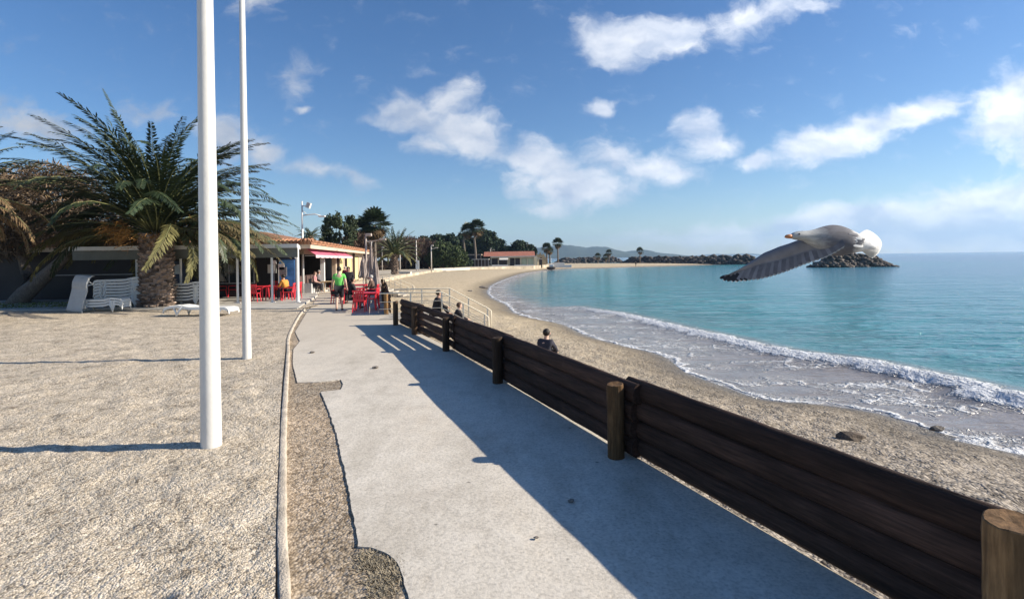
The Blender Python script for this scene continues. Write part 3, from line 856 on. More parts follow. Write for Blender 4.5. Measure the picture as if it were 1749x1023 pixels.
steps(18.0, 20.4, -4.7, -2.5, -1.0, 'short flight of beach steps with white tube handrails at the end of the near fence')
steps(37.4, 39.6, -11.2, -9.5, -7.7, 'farther beach steps with a pale handrail beyond the dining deck')

# ================================================================== LITTER ON THE GROUND
m_rock = mat('grey_stone', (.17, .15, .13), .9, .35, 6, .8, 30)
m_drift = mat('driftwood', (.11, .085, .065), .9, .3, 8, .6, 30)
def lump(name, p, s, seed, m, sc=(1, 1, 1), parent=None, sub=2):
    bm = bmesh.new(); bmesh.ops.create_icosphere(bm, subdivisions=sub, radius=1)
    off = Vector((seed * 3.7, seed * 1.3, seed * .7))
    for v in bm.verts:
        n_ = mnoise.noise(v.co * 1.4 + off) * .45 + mnoise.noise(v.co * 3 + off) * .15
        v.co = v.co * (1 + n_)
        v.co = Vector((v.co.x * s * sc[0], v.co.y * s * sc[1], v.co.z * s * sc[2])) + Vector(p)
    me = bpy.data.meshes.new(name); bm.to_mesh(me); bm.free()
    return link(name, me, m, parent)
for (px, py, s, lab) in ((976, 855, .022, 'small dark stone on the shaded part of the path'), (916, 918, .014, 'tiny dark stone in the middle of the path'),
                         (641, 628, .05, 'flat dark stain like stone on the sunny path before the fence shadow'), (533, 602, .045, 'small brown clod on the path near the kerb')):
    p = G(px, py, .022); tag(lump('stone', (p.x, p.y, .022 + s * .2), s, px * .01, m_rock, (1.3, 1, .45)), lab, 'stone')
for (px, py, s, sc, lab) in ((1452, 752, .15, (1.6, .7, .7), 'weathered driftwood lump on the grey pebbles near the water'), (1600, 733, .09, (1.4, .8, .6), 'small dark rock beside the waterline')):
    p = G(px, py, -.95); z = hz(p.x, p.y); p = G(px, py, z); tag(lump('driftwood' if s > .1 else 'rock', (p.x, p.y, z + s * .2), s, px * .01, m_drift if s > .1 else m_rock, sc), lab, 'driftwood' if s > .1 else 'rock')
for (px, py, s, lab) in ((825, 492, .35, 'dark rock half in the water at the bend of the shore'), (803, 500, .16, 'pale rock on the sand near the bend of the shore')):
    p = G(px, py, -1.2); tag(lump('rock', (p.x, p.y, hz(p.x, p.y) + s * .1), s, px * .01, m_rock, (1.6, 1, .6)), lab, 'rock')

# low clump of dried weeds at the broken corner of the slab
m_weed = mat('dry_weed', (.30, .255, .18), .9, .3, 8, island=.4)
rng = np.random.default_rng(12)
V, Fs = [], []
cw = [G(640, 962, .0), G(664, 975, 0), G(672, 990, 0), G(650, 990, 0), G(630, 950, 0), G(655, 1010, 0), G(667, 962, 0)]
for k in range(2600):
    c = cw[rng.integers(len(cw))]
    x, y = c.x + rng.normal(0, .055), c.y + rng.normal(0, .05)
    h = rng.uniform(.002, .016); a = rng.uniform(0, 2 * PI); w = rng.uniform(.003, .007); ln = rng.uniform(.02, .05)
    dx, dy = math.cos(a), math.sin(a); b0 = len(V)
    V += [(x - dy * w, y + dx * w, -.012), (x + dy * w, y - dx * w, -.012), (x + dx * ln + dy * w * .4, y + dy * ln, h), (x + dx * ln - dy * w * .4, y + dy * ln, h)]
    Fs.append((b0, b0 + 1, b0 + 2, b0 + 3))
tag(link('dry_weeds', np_mesh('dry_weeds', V, Fs), m_weed), 'patch of short dry weeds at the broken corner of the path', 'weeds', kind='stuff')
# ================================================================== TREES
def quads_mesh(name, C, U, Vv):
    """one quad per row: centre, half axis u, half axis v"""
    n = len(C)
    P = np.stack([C - U - Vv, C + U - Vv, C + U + Vv, C - U + Vv], 1).reshape(-1, 3)
    return np_mesh(name, P, np.arange(n * 4).reshape(n, 4))

def rand_dirs(rng, n):
    v = rng.normal(size=(n, 3)); return v / np.linalg.norm(v, axis=1, keepdims=True)

def leaf_crown(rng, blobs, per, size, flat=.0, hollow=.55):
    """leaf-sized faces through a set of ellipsoids, denser to the outside"""
    C = []
    tot = sum(b[3] * b[4] * b[5] for b in blobs)
    n_all = per
    for (x, y, z, rx, ry, rz) in blobs:
        n = max(8, int(n_all * (rx * ry * rz) / tot))
        d = rand_dirs(rng, n); r = rng.uniform(hollow ** 3, 1, n) ** (1 / 3)
        r *= 1 + .22 * np.sin(d[:, 0] * 5 + x) * np.sin(d[:, 1] * 4 + y) + rng.normal(0, .06, n)
        C.append(np.stack([x + d[:, 0] * r * rx, y + d[:, 1] * r * ry, z + d[:, 2] * r * rz], -1))
    C = np.concatenate(C); n = len(C)
    u = rand_dirs(rng, n); w = np.cross(u, rand_dirs(rng, n)); w /= np.linalg.norm(w, axis=1, keepdims=True)
    s = size * rng.uniform(.5, 1.3, (n, 1))
    return C, u * s, w * s * .6

m_bark = mat('grey_bark', (.16, .13, .105), .95, .35, 6, .8, 22, stretch=(3, 3, 1))
m_bark_d = mat('brown_bark', (.085, .065, .05), .95, .35, 6, .8, 22, stretch=(3, 3, 1))
m_pine = mat('pine_needles', (.026, .045, .022), .85, .3, .8, island=.55, trans=.08)
m_green = mat('olive_leaves', (.050, .072, .024), .8, .3, .8, island=.5, trans=.12)
m_euc = mat('grey_green_leaves', (.055, .075, .035), .8, .3, .8, island=.5, trans=.1)
m_twig = mat('bare_twigs', (.115, .075, .055), .95, .25, .8, island=.45)
m_tam = mat('tamarisk_sprays', (.15, .105, .066), .95, .3, .7, island=.5)

def limbs(mb, base, h, r, spread, rng, n=5, lean=(0, 0)):
    top = Vector(base) + Vector((lean[0], lean[1], h * .55))
    mb.tube([base, Vector(base).lerp(top, .5) + Vector((rng.normal(0, .04) * h, 0, 0)), top], [r * 1.15, r * .9, r * .75], 8)
    for k in range(n):
        a = 2 * PI * k / n + rng.uniform(-.4, .4); e = top + Vector((math.cos(a) * spread * rng.uniform(.5, .9), math.sin(a) * spread * rng.uniform(.5, .9), h * rng.uniform(.22, .42)))
        mid = top.lerp(e, .5) + Vector((0, 0, -.04 * h))
        mb.tube([top, mid, e], [r * .55, r * .36, r * .12], 6)

def broad_tree(name, base, h, blobs, n, size, leaf, label, cat='tree', group=None, bark=m_bark_d, r=.18, seed=0, hollow=.5):
    rng = np.random.default_rng(seed)
    root = empty(name, base); tag(root, label, cat, group)
    mb = MB(); limbs(mb, Vector((0, 0, -.2)), h, r, max(b[3] for b in blobs), rng); mb.build('trunk', bark, root, smooth=True)
    C, U, Vv = leaf_crown(rng, blobs, n, size, hollow=hollow)
    link('crown', quads_mesh('crown', C, U, Vv), leaf, root)
    return root

def bare_tree(base, h, w, label, seed, group=None, m=m_twig, name='bare_tree', ratio=1.0):
    """leafless tree: trunk, limbs, then a dense broom of twigs"""
    rng = np.random.default_rng(seed)
    root = empty(name, base); tag(root, label, 'tree', group)
    mb = MB(); limbs(mb, Vector((0, 0, -.2)), h, .05 * h * .4, w * .7, rng, 6); mb.build('trunk', m_bark_d, root, smooth=True)
    n = int(2600 * ratio)
    d = rand_dirs(rng, n); d[:, 2] = np.abs(d[:, 2]) * 1.0 - .25
    rr = rng.uniform(.35, 1, (n, 1)) ** .6
    C = np.stack([d[:, 0] * w, d[:, 1] * w, h * .5 + d[:, 2] * h * .5], -1) * np.array([[1, 1, 1]])
    C[:, :2] *= rr; C[:, 2] = h * .48 + (C[:, 2] - h * .48) * rr[:, 0]
    dirv = d + np.array([[0, 0, .7]]) + rng.normal(0, .35, (n, 3)); dirv /= np.linalg.norm(dirv, axis=1, keepdims=True)
    side = np.cross(dirv, rand_dirs(rng, n)); side /= np.linalg.norm(side, axis=1, keepdims=True)
    L = h * rng.uniform(.05, .13, (n, 1)); T = h * rng.uniform(.0035, .009, (n, 1))
    link('crown', quads_mesh('crown', C, dirv * L, side * T), m, root)
    return root

# ---------------------------------------------------------------- palms
m_frond = mat('palm_fronds', (.036, .055, .024), .5, .3, .8, island=.3, spec=.45, trans=.1)
m_frond_y = mat('ageing_fronds', (.125, .115, .042), .65, .3, .8, island=.35, spec=.3, trans=.1)
m_frond_d = mat('dead_fronds', (.155, .105, .058), .9, .3, .8, island=.4, spec=.2)
m_stalk = mat('orange_fruit_stalks', (.25, .125, .032), .8, .3, 2, island=.3)
m_ptrunk = mat('palm_boots', (.20, .15, .12), .95, .5, 5, .8, 25, island=.6)
m_pcut = mat('palm_boot_cut', (.40, .31, .25), .95, .4, 5, island=.4)
m_rachis = mat('frond_rib', (.17, .18, .075), .6, .25, 2)

def frond(rng, o, az, el, L, droop, nl=44, lw=.032, ll=.55, fold=.45, twist=0.0):
    """one feather leaf: rib points and leaflet quads (numpy)"""
    ns = 15
    pts = [np.array(o, float)]; e = el
    hd = np.array([math.cos(az), math.sin(az)]); side0 = np.array([-hd[1], hd[0], 0.0])
    for k in range(ns - 1):
        f = k / (ns - 1)
        pts.append(pts[-1] + L / (ns - 1) * np.array([hd[0] * math.cos(e), hd[1] * math.cos(e), math.sin(e)]) + side0 * twist * L / ns * f)
        e -= droop / (ns - 1) * (.5 + 1.2 * f)
    pts = np.array(pts)
    Cs, Us, Vs = [], [], []
    tt = np.linspace(.10, .995, nl)
    idx = tt * (ns - 1); i0 = np.minimum(idx.astype(int), ns - 2); fr = (idx - i0)[:, None]
    pos = pts[i0] * (1 - fr) + pts[i0 + 1] * fr
    tan = pts[i0 + 1] - pts[i0]; tan /= np.linalg.norm(tan, axis=1, keepdims=True)
    up = np.cross(np.tile(side0, (nl, 1)), tan); up *= np.where(up[:, 2:3] < 0, 1, 1)
    prof = ll * np.clip(np.minimum(tt / .22, 1.0) * (1 - .72 * np.clip((tt - .45) / .55, 0, 1) ** 1.5), .12, 1)[:, None]
    for sg in (-1, 1):
        j = rng.normal(0, .13, (nl, 3))
        d = tan * .92 + np.tile(side0, (nl, 1)) * sg * .66 + up * -fold * .0 + up * fold * .55 + j
        d[:, 2] -= .16
        d /= np.linalg.norm(d, axis=1, keepdims=True)
        ln = prof * rng.uniform(.8, 1.12, (nl, 1))
        w = np.cross(d, up + j * .6); w /= np.linalg.norm(w, axis=1, keepdims=True) + 1e-6
        Cs.append(pos + d * ln * .5); Us.append(d * ln * .5); Vs.append(w * lw * .5 * rng.uniform(.8, 1.3, (nl, 1)))
    return pts, np.concatenate(Cs), np.concatenate(Us), np.concatenate(Vs)

def frond_mesh(parent, name, m, fr, rib_m=None, rib=.028, taper=True):
    C = np.concatenate([f[1] for f in fr]); U = np.concatenate([f[2] for f in fr]); V = np.concatenate([f[3] for f in fr])
    # leaflets narrow to the tip
    n = len(C)
    P = np.stack([C - U - V * .7, C - U * .1 - V * 1.1, C + U, C - U * .1 + V * 1.1], 1)
    P = np.stack([C - U - V * .6, C + U * .2 - V, C + U, C + U * .2 + V], 1).reshape(-1, 3)
    me = np_mesh(name, P, np.arange(n * 4).reshape(n, 4))
    o = link(name, me, m, parent)
    mb = MB()
    for f in fr:
        p = f[0]; mb.tube([tuple(q) for q in p[::2]], [rib * (1.15 - k / (len(p[::2]) - 1)) for k in range(len(p[::2]))], 5)
    mb.build('rib', rib_m or m_rachis, o, smooth=True)
    return o

def boot_trunk(root, h, r0, r1, seed, rows=26, per=13, big=1.0):
    """trunk clad in the diamond stubs of old leaf bases"""
    rr = random.Random(seed)
    mb = MB(); zs = np.linspace(-.3, h, 10)
    mb.tube([(0, 0, z) for z in zs], [(r0 + (r1 - r0) * max(z, 0) / h) * .88 for z in zs], 20)
    for j in range(rows):
        z = h * (j + .5) / rows; f = z / h
        zj = z
        r = r0 + (r1 - r0) * f
        flare = 1.15 if f < .06 else 1.0
        for k in range(per):
            a = 2 * PI * (k + .5 * (j % 2)) / per + rr.uniform(-.09, .09); z = zj + rr.uniform(-.3, .3) * h / rows
            d = Vector((math.cos(a), math.sin(a), 0)); s = Vector((-d.y, d.x, 0)); up = Vector((0, 0, 1))
            w = PI * r / per * rr.uniform(.75, .98); hh = h / rows * rr.uniform(.8, 1.15); out = rr.uniform(.05, .13) * flare * big
            c = d * r * .86 + up * z
            tip = d * (r * .9 + out) + up * (z + hh * .75)
            mb.add([c - s * w - up * hh * .2, c + s * w - up * hh * .2, c + s * w * .9 + up * hh, c - s * w * .9 + up * hh,
                    tip - s * w * .40, tip + s * w * .40, tip + s * w * .28 + up * hh * .22 - d * .03, tip - s * w * .28 + up * hh * .22 - d * .03],
                   [(0, 1, 5, 4), (1, 2, 6, 5), (3, 0, 4, 7), (2, 3, 7, 6)])
            k0 = len(mb.v) - 4; mb.f.append((k0, k0 + 1, k0 + 2, k0 + 3)); mb.mi.append(1)
    mb.build('trunk', [m_ptrunk, m_pcut], root)

# ---------------- the big date palm
pb = G(269, 524, .06)
root = empty('date_palm', (pb.x, pb.y, .0))
tag(root, 'large date palm with a thick scaly trunk beside the stacked loungers', 'palm')
boot_trunk(root, 3.45, .74, .66, 5, rows=21, per=11, big=1.5)
rng = np.random.default_rng(21)
green, old = [], []
top = 3.35
for k in range(140):                                   # spiral of leaves, young ones upright
    f = k / 139
    az = k * 2.39996 + rng.normal(0, .12)
    el = rad(84 - 76 * f ** .85) + rng.normal(0, .07)
    L = 6.5 * (1 - .25 * abs(f - .35)) * rng.uniform(.86, 1.06)
    droop = rad(62 + 34 * f) * rng.uniform(.7, 1.3)
    o = (.38 * math.cos(az) * (.3 + .7 * f), .38 * math.sin(az) * (.3 + .7 * f), top + .55 * (1 - f))
    if f > .62 and abs((math.degrees(az) + 90 + 180) % 360 - 180) < 52: continue     # nothing hangs before the trunk on the path side
    (green if f < .80 else old).append(frond(rng, o, az, el, L, droop, nl=92, ll=.66, lw=.062, twist=rng.uniform(-.9, .9)))
# a few strong leaves the silhouette shows: up and out to the left, straight up, out to the right
for (az, el, L, dr) in ((178, 58, 7.2, 12), (172, 43, 6.9, 22), (186, 70, 6.6, 8), (165, 31, 7.4, 26), (190, 84, 6.4, 6), (182, 22, 6.8, 38), (8, 24, 6.6, 52), (-6, 34, 5.8, 46), (3, 46, 5.4, 44), (-60, 72, 5.4, 30), (-20, 62, 5.4, 40)):
    green.append(frond(rng, (.25 * math.cos(rad(az)), .25 * math.sin(rad(az)), top + .35), rad(az), rad(el), L * .98, rad(dr + 8), nl=100, ll=.60, lw=.062, twist=rng.uniform(-.8, .8)))
frond_mesh(root, 'crown', m_frond, green)
frond_mesh(root, 'drooping_fronds', m_frond_y, old)
dead = []
for k in range(44):
    az = rad(rng.uniform(-28, 60)) if k < 34 else rad(rng.uniform(135, 205))
    dead.append(frond(rng, (.6 * math.cos(az), .6 * math.sin(az), top - .1), az, rad(rng.uniform(8, 30)), rng.uniform(4.0, 5.7), rad(rng.uniform(40, 72)), nl=64, ll=.6, lw=.045))
frond_mesh(root, 'dead_fronds', mat('olive_dead_fronds', (.120, .095, .048), .9, .3, .8, island=.45, spec=.2), dead)
Cs, Us, Vs = [], [], []
for k in range(16):
    az = rng.uniform(0, 2 * PI); o = np.array([.5 * math.cos(az), .5 * math.sin(az), top + .05]); out = rng.uniform(.7, 1.7)
    e = o + np.array([math.cos(az) * out, math.sin(az) * out, rng.uniform(-.3, .45)])
    n = 60; d = rng.normal(0, .22, (n, 3)); Cs.append(e + d); u = np.array([math.cos(az), math.sin(az), -.6]) + rng.normal(0, .5, (n, 3)); u /= np.linalg.norm(u, axis=1, keepdims=True)
    w = np.cross(u, rand_dirs(rng, n)); Us.append(u * .16); Vs.append(w * .012)
    d2 = np.linspace(0, 1, 10)[:, None]; Cs.append(o + (e - o) * d2); Us.append(np.tile((e - o) * .07, (10, 1))); Vs.append(np.tile(np.cross(e - o, [0, 0, 1]) * .02, (10, 1)))
link('fruit_stalks', quads_mesh('fruit_stalks', np.concatenate(Cs), np.concatenate(Us), np.concatenate(Vs)), m_stalk, root)

# ---------------- second palm just outside the frame on the left, its leaves reach in
root = empty('date_palm', (-21.4, 19.0, .0))
tag(root, 'date palm at the edge of the view with dry fronds hanging over the tamarisk', 'palm')
boot_trunk(root, 4.6, .5, .45, 8, rows=22, per=11)
g2, d2 = [], []
for k in range(46):
    f = k / 45; az = k * 2.39996
    fr = frond(rng, (.2 * math.cos(az), .2 * math.sin(az), 4.6 + .4 * (1 - f)), az, rad(78 - 80 * f), 3.5 * rng.uniform(.85, 1.1), rad(30 + 60 * f), nl=60, ll=.55, lw=.05)
    (g2 if f < .55 else d2).append(fr)
frond_mesh(root, 'crown', m_frond, g2); frond_mesh(root, 'dead_fronds', m_frond_d, d2)

# ---------------- leaning tamarisks
def lean_tree(base, pts, r, label, seed, blobs, n=9000):
    rng = np.random.default_rng(seed)
    root = empty('tamarisk', base); tag(root, label, 'tree')
    mb = MB(); k = len(pts)
    mb.tube(pts, [r * (1.2 - .75 * i / (k - 1)) for i in range(k)], 10)
    top = Vector(pts[-1])
    for (x, y, z, rx, ry, rz) in blobs:
        for q in range(3):
            e = Vector((x + rng.uniform(-.6, .6) * rx, y + rng.uniform(-.6, .6) * ry, z + rng.uniform(-.3, .6) * rz))
            mb.tube([top, top.lerp(e, .5) + Vector((0, 0, .25)), e], [r * .4, r * .25, r * .06], 6)
    mb.build('trunk', m_bark, root, smooth=True)
    # drooping feathery sprays
    Cs, Us, Vs = [], [], []
    tot = sum(b[3] * b[4] * b[5] for b in blobs)
    for (x, y, z, rx, ry, rz) in blobs:
        m = int(n * rx * ry * rz / tot); d = rand_dirs(rng, m); rr = rng.uniform(.25, 1, (m, 1)) ** .5
        C = np.array([[x, y, z]]) + d * rr * np.array([[rx, ry, rz]])
        u = d * np.array([[1, 1, .3]]) + np.array([[0, 0, -.5]]) + rng.normal(0, .5, (m, 3)); u /= np.linalg.norm(u, axis=1, keepdims=True)
        w = np.cross(u, rand_dirs(rng, m)); w /= np.linalg.norm(w, axis=1, keepdims=True)
        Cs.append(C); Us.append(u * rng.uniform(.12, .38, (m, 1))); Vs.append(w * rng.uniform(.008, .03, (m, 1)))
    link('crown', quads_mesh('crown', np.concatenate(Cs), np.concatenate(Us), np.concatenate(Vs)), m_tam, root)
    return root
b0 = G(26, 519, .05); b0 = Vector((b0.x, b0.y, 0))
lean_tree(b0, [(0, 0, -.1), (.5, 0, .55), (1.3, .1, 1.3), (2.2, .2, 2.2), (3.0, .4, 3.2)], .42, 'tamarisk with a thick trunk leaning right over the grass', 31,
          [(1.2, .5, 5.6, 3.2, 2.5, 2.1), (3.6, .5, 4.2, 3.0, 2.4, 1.3), (-1.4, .6, 4.6, 2.6, 2.3, 2.2), (5.4, .8, 3.6, 2.2, 1.6, .9)], 11000)
b1 = Vector((b0.x - .9, b0.y + 1.0, 0))
lean_tree(b1, [(0, 0, -.1), (.45, 0, .7), (.55, .1, 1.6), (.2, .2, 2.4), (-.1, .3, 3.2)], .34, 'upright tamarisk trunk curving behind the leaning one', 32,
          [(-1.6, .5, 5.0, 2.8, 2.2, 2.4), (.5, 1.0, 6.1, 2.6, 2.2, 1.6)], 6000)

# ---------------- fan palms
def fan_palm(base, h, r, label, seed, lean=(0, 0), nfan=46, crown=1.5, skirt=14, group='tall fan palms', bend=0.0):
    rng = np.random.default_rng(seed)
    root = empty('fan_palm', base); tag(root, label, 'palm', group)
    top = Vector((lean[0], lean[1], h)); mb = MB()
    mb.tube([(0, 0, -.3), (lean[0] * .15, lean[1] * .15, h * .35), (lean[0] * .30 + bend, lean[1] * .3, h * .72), tuple(top)], [r * 1.2, r, r * .85, r * .7], 8)
    mb.build('trunk', m_bark, root, smooth=True)
    def fans(n, e0, e1, sc, seed2):
        V, Fs = [], []
        for k in range(n):
            f = (k + .5) / n; az = k * 2.39996 + rng.normal(0, .2); el = rad(e0 + (e1 - e0) * f) + rng.normal(0, .1)
            d = np.array([math.cos(az) * math.cos(el), math.sin(az) * math.cos(el), math.sin(el)])
            s = np.array([-math.sin(az), math.cos(az), 0]); upv = np.cross(s, d) * -1
            L1 = crown * .5 * rng.uniform(.8, 1.1) * sc; L2 = crown * .62 * rng.uniform(.85, 1.1) * sc
            c = np.array(top) + d * L1
            b_ = len(V); V.append(tuple(np.array(top))); V.append(tuple(c + s * .03)); V.append(tuple(c - s * .03)); Fs.append((b_, b_ + 1, b_ + 2, b_))
            ns = 11
            for q in range(ns):
                a = rad(-95 + 190 * q / (ns - 1)); dd = d * math.cos(a) + s * math.sin(a)
                tipv = c + dd * L2 + np.array([0, 0, -.16 * L2 * rng.uniform(.6, 1.5)])
                a2 = rad(7.5); d1 = d * math.cos(a - a2) + s * math.sin(a - a2); d3 = d * math.cos(a + a2) + s * math.sin(a + a2)
                b_ = len(V); V += [tuple(c), tuple(c + d1 * L2 * .6), tuple(tipv), tuple(c + d3 * L2 * .6)]; Fs.append((b_, b_ + 1, b_ + 2, b_ + 3))
        return V, [f if f[3] != f[0] else (f[0], f[1], f[2], f[2]) for f in Fs]
    V, Fs = fans(nfan, 88, -22, 1.0, 0)
    V = np.array(V); Fs = np.array([f for f in Fs if f[2] != f[3]])
    link('crown', np_mesh('crown', V, Fs), m_frond, root)
    if skirt:
        V, Fs = fans(skirt, -35, -85, .85, 1)
        V = np.array(V); Fs = np.array([f for f in Fs if f[2] != f[3]])
        link('dead_fronds', np_mesh('dead_fronds', V, Fs), m_frond_d, root)
    return root
def at_depth(px, Y):                       # foot of a thing on the level ground at depth Y
    a, _ = ray(px, PCY); return Vector((a * Y, Y, 0))
def height(py, px, Y): return Wp(px, py, Y).z

fan_palm(at_depth(640, 72), height(384, 640, 72), .28, 'shaggy fan palm with a fat crown behind the restaurant roof', 41, crown=2.5, nfan=60, skirt=50)
fan_palm(at_depth(617, 74), height(392, 617, 74), .25, 'lower fan palm crowded against the left of the shaggy one', 42, crown=1.9, nfan=50, skirt=26)
fan_palm(at_depth(793, 152), height(395, 795, 152), .33, 'tall fan palm with a bent upper trunk, left of the pair by the far cafe', 43, (1.2, 0), crown=2.8, bend=-.5)
fan_palm(at_depth(812, 150), height(390, 814, 150), .33, 'taller fan palm, right of the pair by the far cafe', 44, (.6, 0), crown=2.9, bend=-.4)
fan_palm(at_depth(934, 185), height(424, 935, 185), .28, 'short fan palm beside the pale ruin at the end of the beach', 45, crown=2.2)
fan_palm(at_depth(939, 190), height(429, 939, 190), .25, 'smallest fan palm tucked behind the short one near the ruin', 46, crown=1.7)
fan_palm(at_depth(953, 178), height(416, 953, 178), .26, 'slim dark fan palm alone against the blue hills', 47, crown=2.2, skirt=8)
for (px, py, Y, lab) in ((1021, 438, 215, 'small fan palm on the sand spit, first from the cafe'), (1035, 439, 225, 'small fan palm on the spit, middle one, lowest'), (1040, 432, 218, 'small fan palm on the spit standing just right of the lowest one'), (1093, 429, 200, 'lone slender fan palm farthest out on the sand spit')):
    p = at_depth(px, Y); z = hz(p.x, p.y); fan_palm((p.x, p.y, z), height(py, px, Y) - z, .2, lab, px, crown=1.7, nfan=30, skirt=6, group='small fan palms on the spit')

# date palm on the promenade
p = at_depth(674, 76)
root = empty('date_palm', p); tag(root, 'middling date palm with arching fronds among the promenade lamps', 'palm')
boot_trunk(root, 2.9, .55, .48, 15, rows=14, per=9)
gg, dd = [], []
for k in range(44):
    f = k / 43; az = k * 2.39996
    (gg if f < .8 else dd).append(frond(rng, (.2 * math.cos(az), .2 * math.sin(az), 2.9 + .3 * (1 - f)), az, rad(80 - 78 * f), 4.3 * rng.uniform(.9, 1.1), rad(26 + 66 * f), nl=30, ll=.6, lw=.12))
frond_mesh(root, 'crown', m_frond, gg, rib=.05); frond_mesh(root, 'drooping_fronds', m_frond_y, dd, rib=.05)
# tiny crown peeping over the restaurant roof
p = at_depth(530, 62)
root = empty('date_palm', p); tag(root, 'distant palm top just showing above the tiled restaurant roof', 'palm')
boot_trunk(root, 5.0, .3, .28, 16, rows=12, per=8)
gg = [frond(rng, (0, 0, 5.0), k * 2.39996, rad(70 - 70 * k / 19), 1.9, rad(60), nl=20, ll=.4, lw=.1) for k in range(20)]
frond_mesh(root, 'crown', m_frond, gg, rib=.04)

# ---------------- broadleaf and pines behind the promenade
p = at_depth(576, 66)
broad_tree('eucalyptus', p, 7.0, [(random.Random(k).uniform(-2.3, 2.1), random.Random(k + 50).uniform(-1, 1), 3.9 + 3.6 * random.Random(k + 99).random() ** .8, random.Random(k + 7).uniform(.35, .8), .6, random.Random(k + 17).uniform(.4, .95)) for k in range(26)], 4600, .12, m_euc, 'ragged grey green eucalyptus above the restaurant roof', seed=51)
bare_tree(at_depth(607, 70), 6.6, 2.1, 'bare brown tree between the eucalyptus and the fan palms', 52)
for k, (px, Y, h, w, lab) in enumerate(((552, 64, 4.6, 2.2, 'low bare tree peeping over the tiles left of the eucalyptus'), (588, 68, 4.6, 2.4, 'low bare brown tree under the eucalyptus behind the roof'),
                                        (655, 112, 7.4, 4.0, 'brown leafless tree behind the promenade date palm'), (692, 116, 8.0, 4.4, 'bare reddish tree just right of the date palm'), (716, 120, 7.8, 4.4, 'bare reddish tree behind the post with a white board'),
                                        (738, 124, 7.0, 4.2, 'bare reddish tree meeting the green bushes'), (700, 130, 8.6, 4.8, 'tallest bare tree set behind the reddish row'), (668, 118, 7.2, 4.0, 'bare tree hidden low behind the date palm trunk'))):
    bare_tree(at_depth(px, Y), h, w, lab, 60 + k, 'bare trees along the promenade', ratio=1.0)
broad_tree('oleander_tree', at_depth(757, 118), 5.7, [(0, 0, 3.4, 3.4, 3, 2.6), (2.4, 0, 2.8, 2.2, 2.2, 2.2), (-2.2, .5, 3.0, 2.2, 2.2, 2.2)], 5200, .22, m_green, 'rounded olive green tree at the edge of the promenade', seed=71, hollow=.7)
broad_tree('oleander_tree', at_depth(775, 124), 4.8, [(0, 0, 3.0, 2.8, 3, 2.2), (1.8, 0, 2.3, 1.8, 2, 1.8)], 3600, .24, m_green, 'smaller rounded green tree left of the tall palm pair', seed=72, hollow=.7)
def pine(px, Y, py_top, half, lab, seed, n=6000, flatness=.42):
    rng = np.random.default_rng(seed)
    p = at_depth(px, Y); top = height(py_top, px, Y); w = half / FOC * Y
    bl = []
    for k in range(9):
        a = rng.uniform(0, 2 * PI); q = rng.uniform(.1, .75)
        bl.append((math.cos(a) * q * w, math.sin(a) * q * w, top * rng.uniform(.62, .90) - q * top * .12, w * rng.uniform(.30, .46), w * rng.uniform(.30, .46), top * .135))
    bl.append((0, 0, top * .86, w * .5, w * .5, top * .14)); bl.append((0, 0, top * .55, w * .8, w * .7, top * .22)); bl.append((0, 0, top * .3, w * .9, w * .8, top * .28))
    return broad_tree('pine_tree', p, top, bl, n, .0021 * Y, m_pine, lab, group='dark pines behind the beach', seed=seed, r=.3)
for a_ in ((725, 165, 404, 22, 'dark pine at the left end of the wooded slope', 81), (748, 168, 400, 22, 'dark pine second along the wooded slope', 82), (770, 175, 399, 22, 'dark pine behind the rounded green trees', 83), (790, 178, 399, 18, 'dark pine just behind the bent fan palm', 84),
           (832, 172, 393, 26, 'broad flat topped pine right of the taller fan palm', 85), (851, 175, 408, 24, 'lower dark pine sloping down behind the red roof', 86), (814, 180, 405, 22, 'dark pine between the two tall fan palms and the broad one', 87), (888, 170, 411, 24, 'isolated dome shaped pine above the right end of the red roof', 88),
           (906, 172, 418, 12, 'small pine spur on the right of the dome shaped one', 89), (868, 182, 421, 15, 'low dark pine filling the dip behind the red roof', 90)):
    pine(*a_)
# dark scrub filling the foot of the trees
def hedge(x0, x1, Y0, Y1, h0, h1, lab, seed, m=m_green, n=6000):
    rng = np.random.default_rng(seed); p0, p1 = at_depth(x0, Y0), at_depth(x1, Y1); L = (p1 - p0).length; k = max(4, int(L / 1.6))
    bl = []
    for i in range(k):
        f = (i + .5) / k; q = p0.lerp(p1, f); h = h0 + (h1 - h0) * f; h *= rng.uniform(.75, 1.15)
        bl.append((q.x + rng.uniform(-.4, .4), q.y + rng.uniform(-.8, .8), h * .48, 1.5, 1.4, h * .52))
    C, U, V = leaf_crown(rng, bl, n, .0018 * (Y0 + Y1) / 2 + .03, hollow=.6)
    tag(link('hedge', quads_mesh('hedge', C, U, V), m), lab, 'hedge')
hedge(642, 752, 112, 128, 2.2, 2.6, 'dark scrubby hedge under the bare promenade trees', 95, m_twig, 6000)
hedge(750, 800, 128, 142, 2.6, 2.6, 'dark green hedge behind the rounded trees', 96, m_pine, 4000)
hedge(-60, 200, 45, 45, 3.0, 3.4, 'tall dark hedge behind the tamarisks', 97, m_pine, 5000)
# a bit of grass behind the leaning trunk
rng = np.random.default_rng(5); n = 5000
X = rng.uniform(-30, -18, n); Y = rng.uniform(24.2, 27.5, n); a = rng.uniform(0, 2 * PI, n)
C = np.stack([X, Y, np.full(n, .06)], -1); U = np.stack([np.cos(a), np.sin(a), 0 * a], -1) * .03; V = np.stack([rng.normal(0, .03, n), rng.normal(0, .03, n), rng.uniform(.03, .08, n)], -1)
tag(link('grass', quads_mesh('grass', C, U, V), mat('short_grass', (.14, .16, .05), .9, .3, .5, island=.4)), 'sunlit grass beyond the leaning tamarisk', 'grass', kind='stuff')
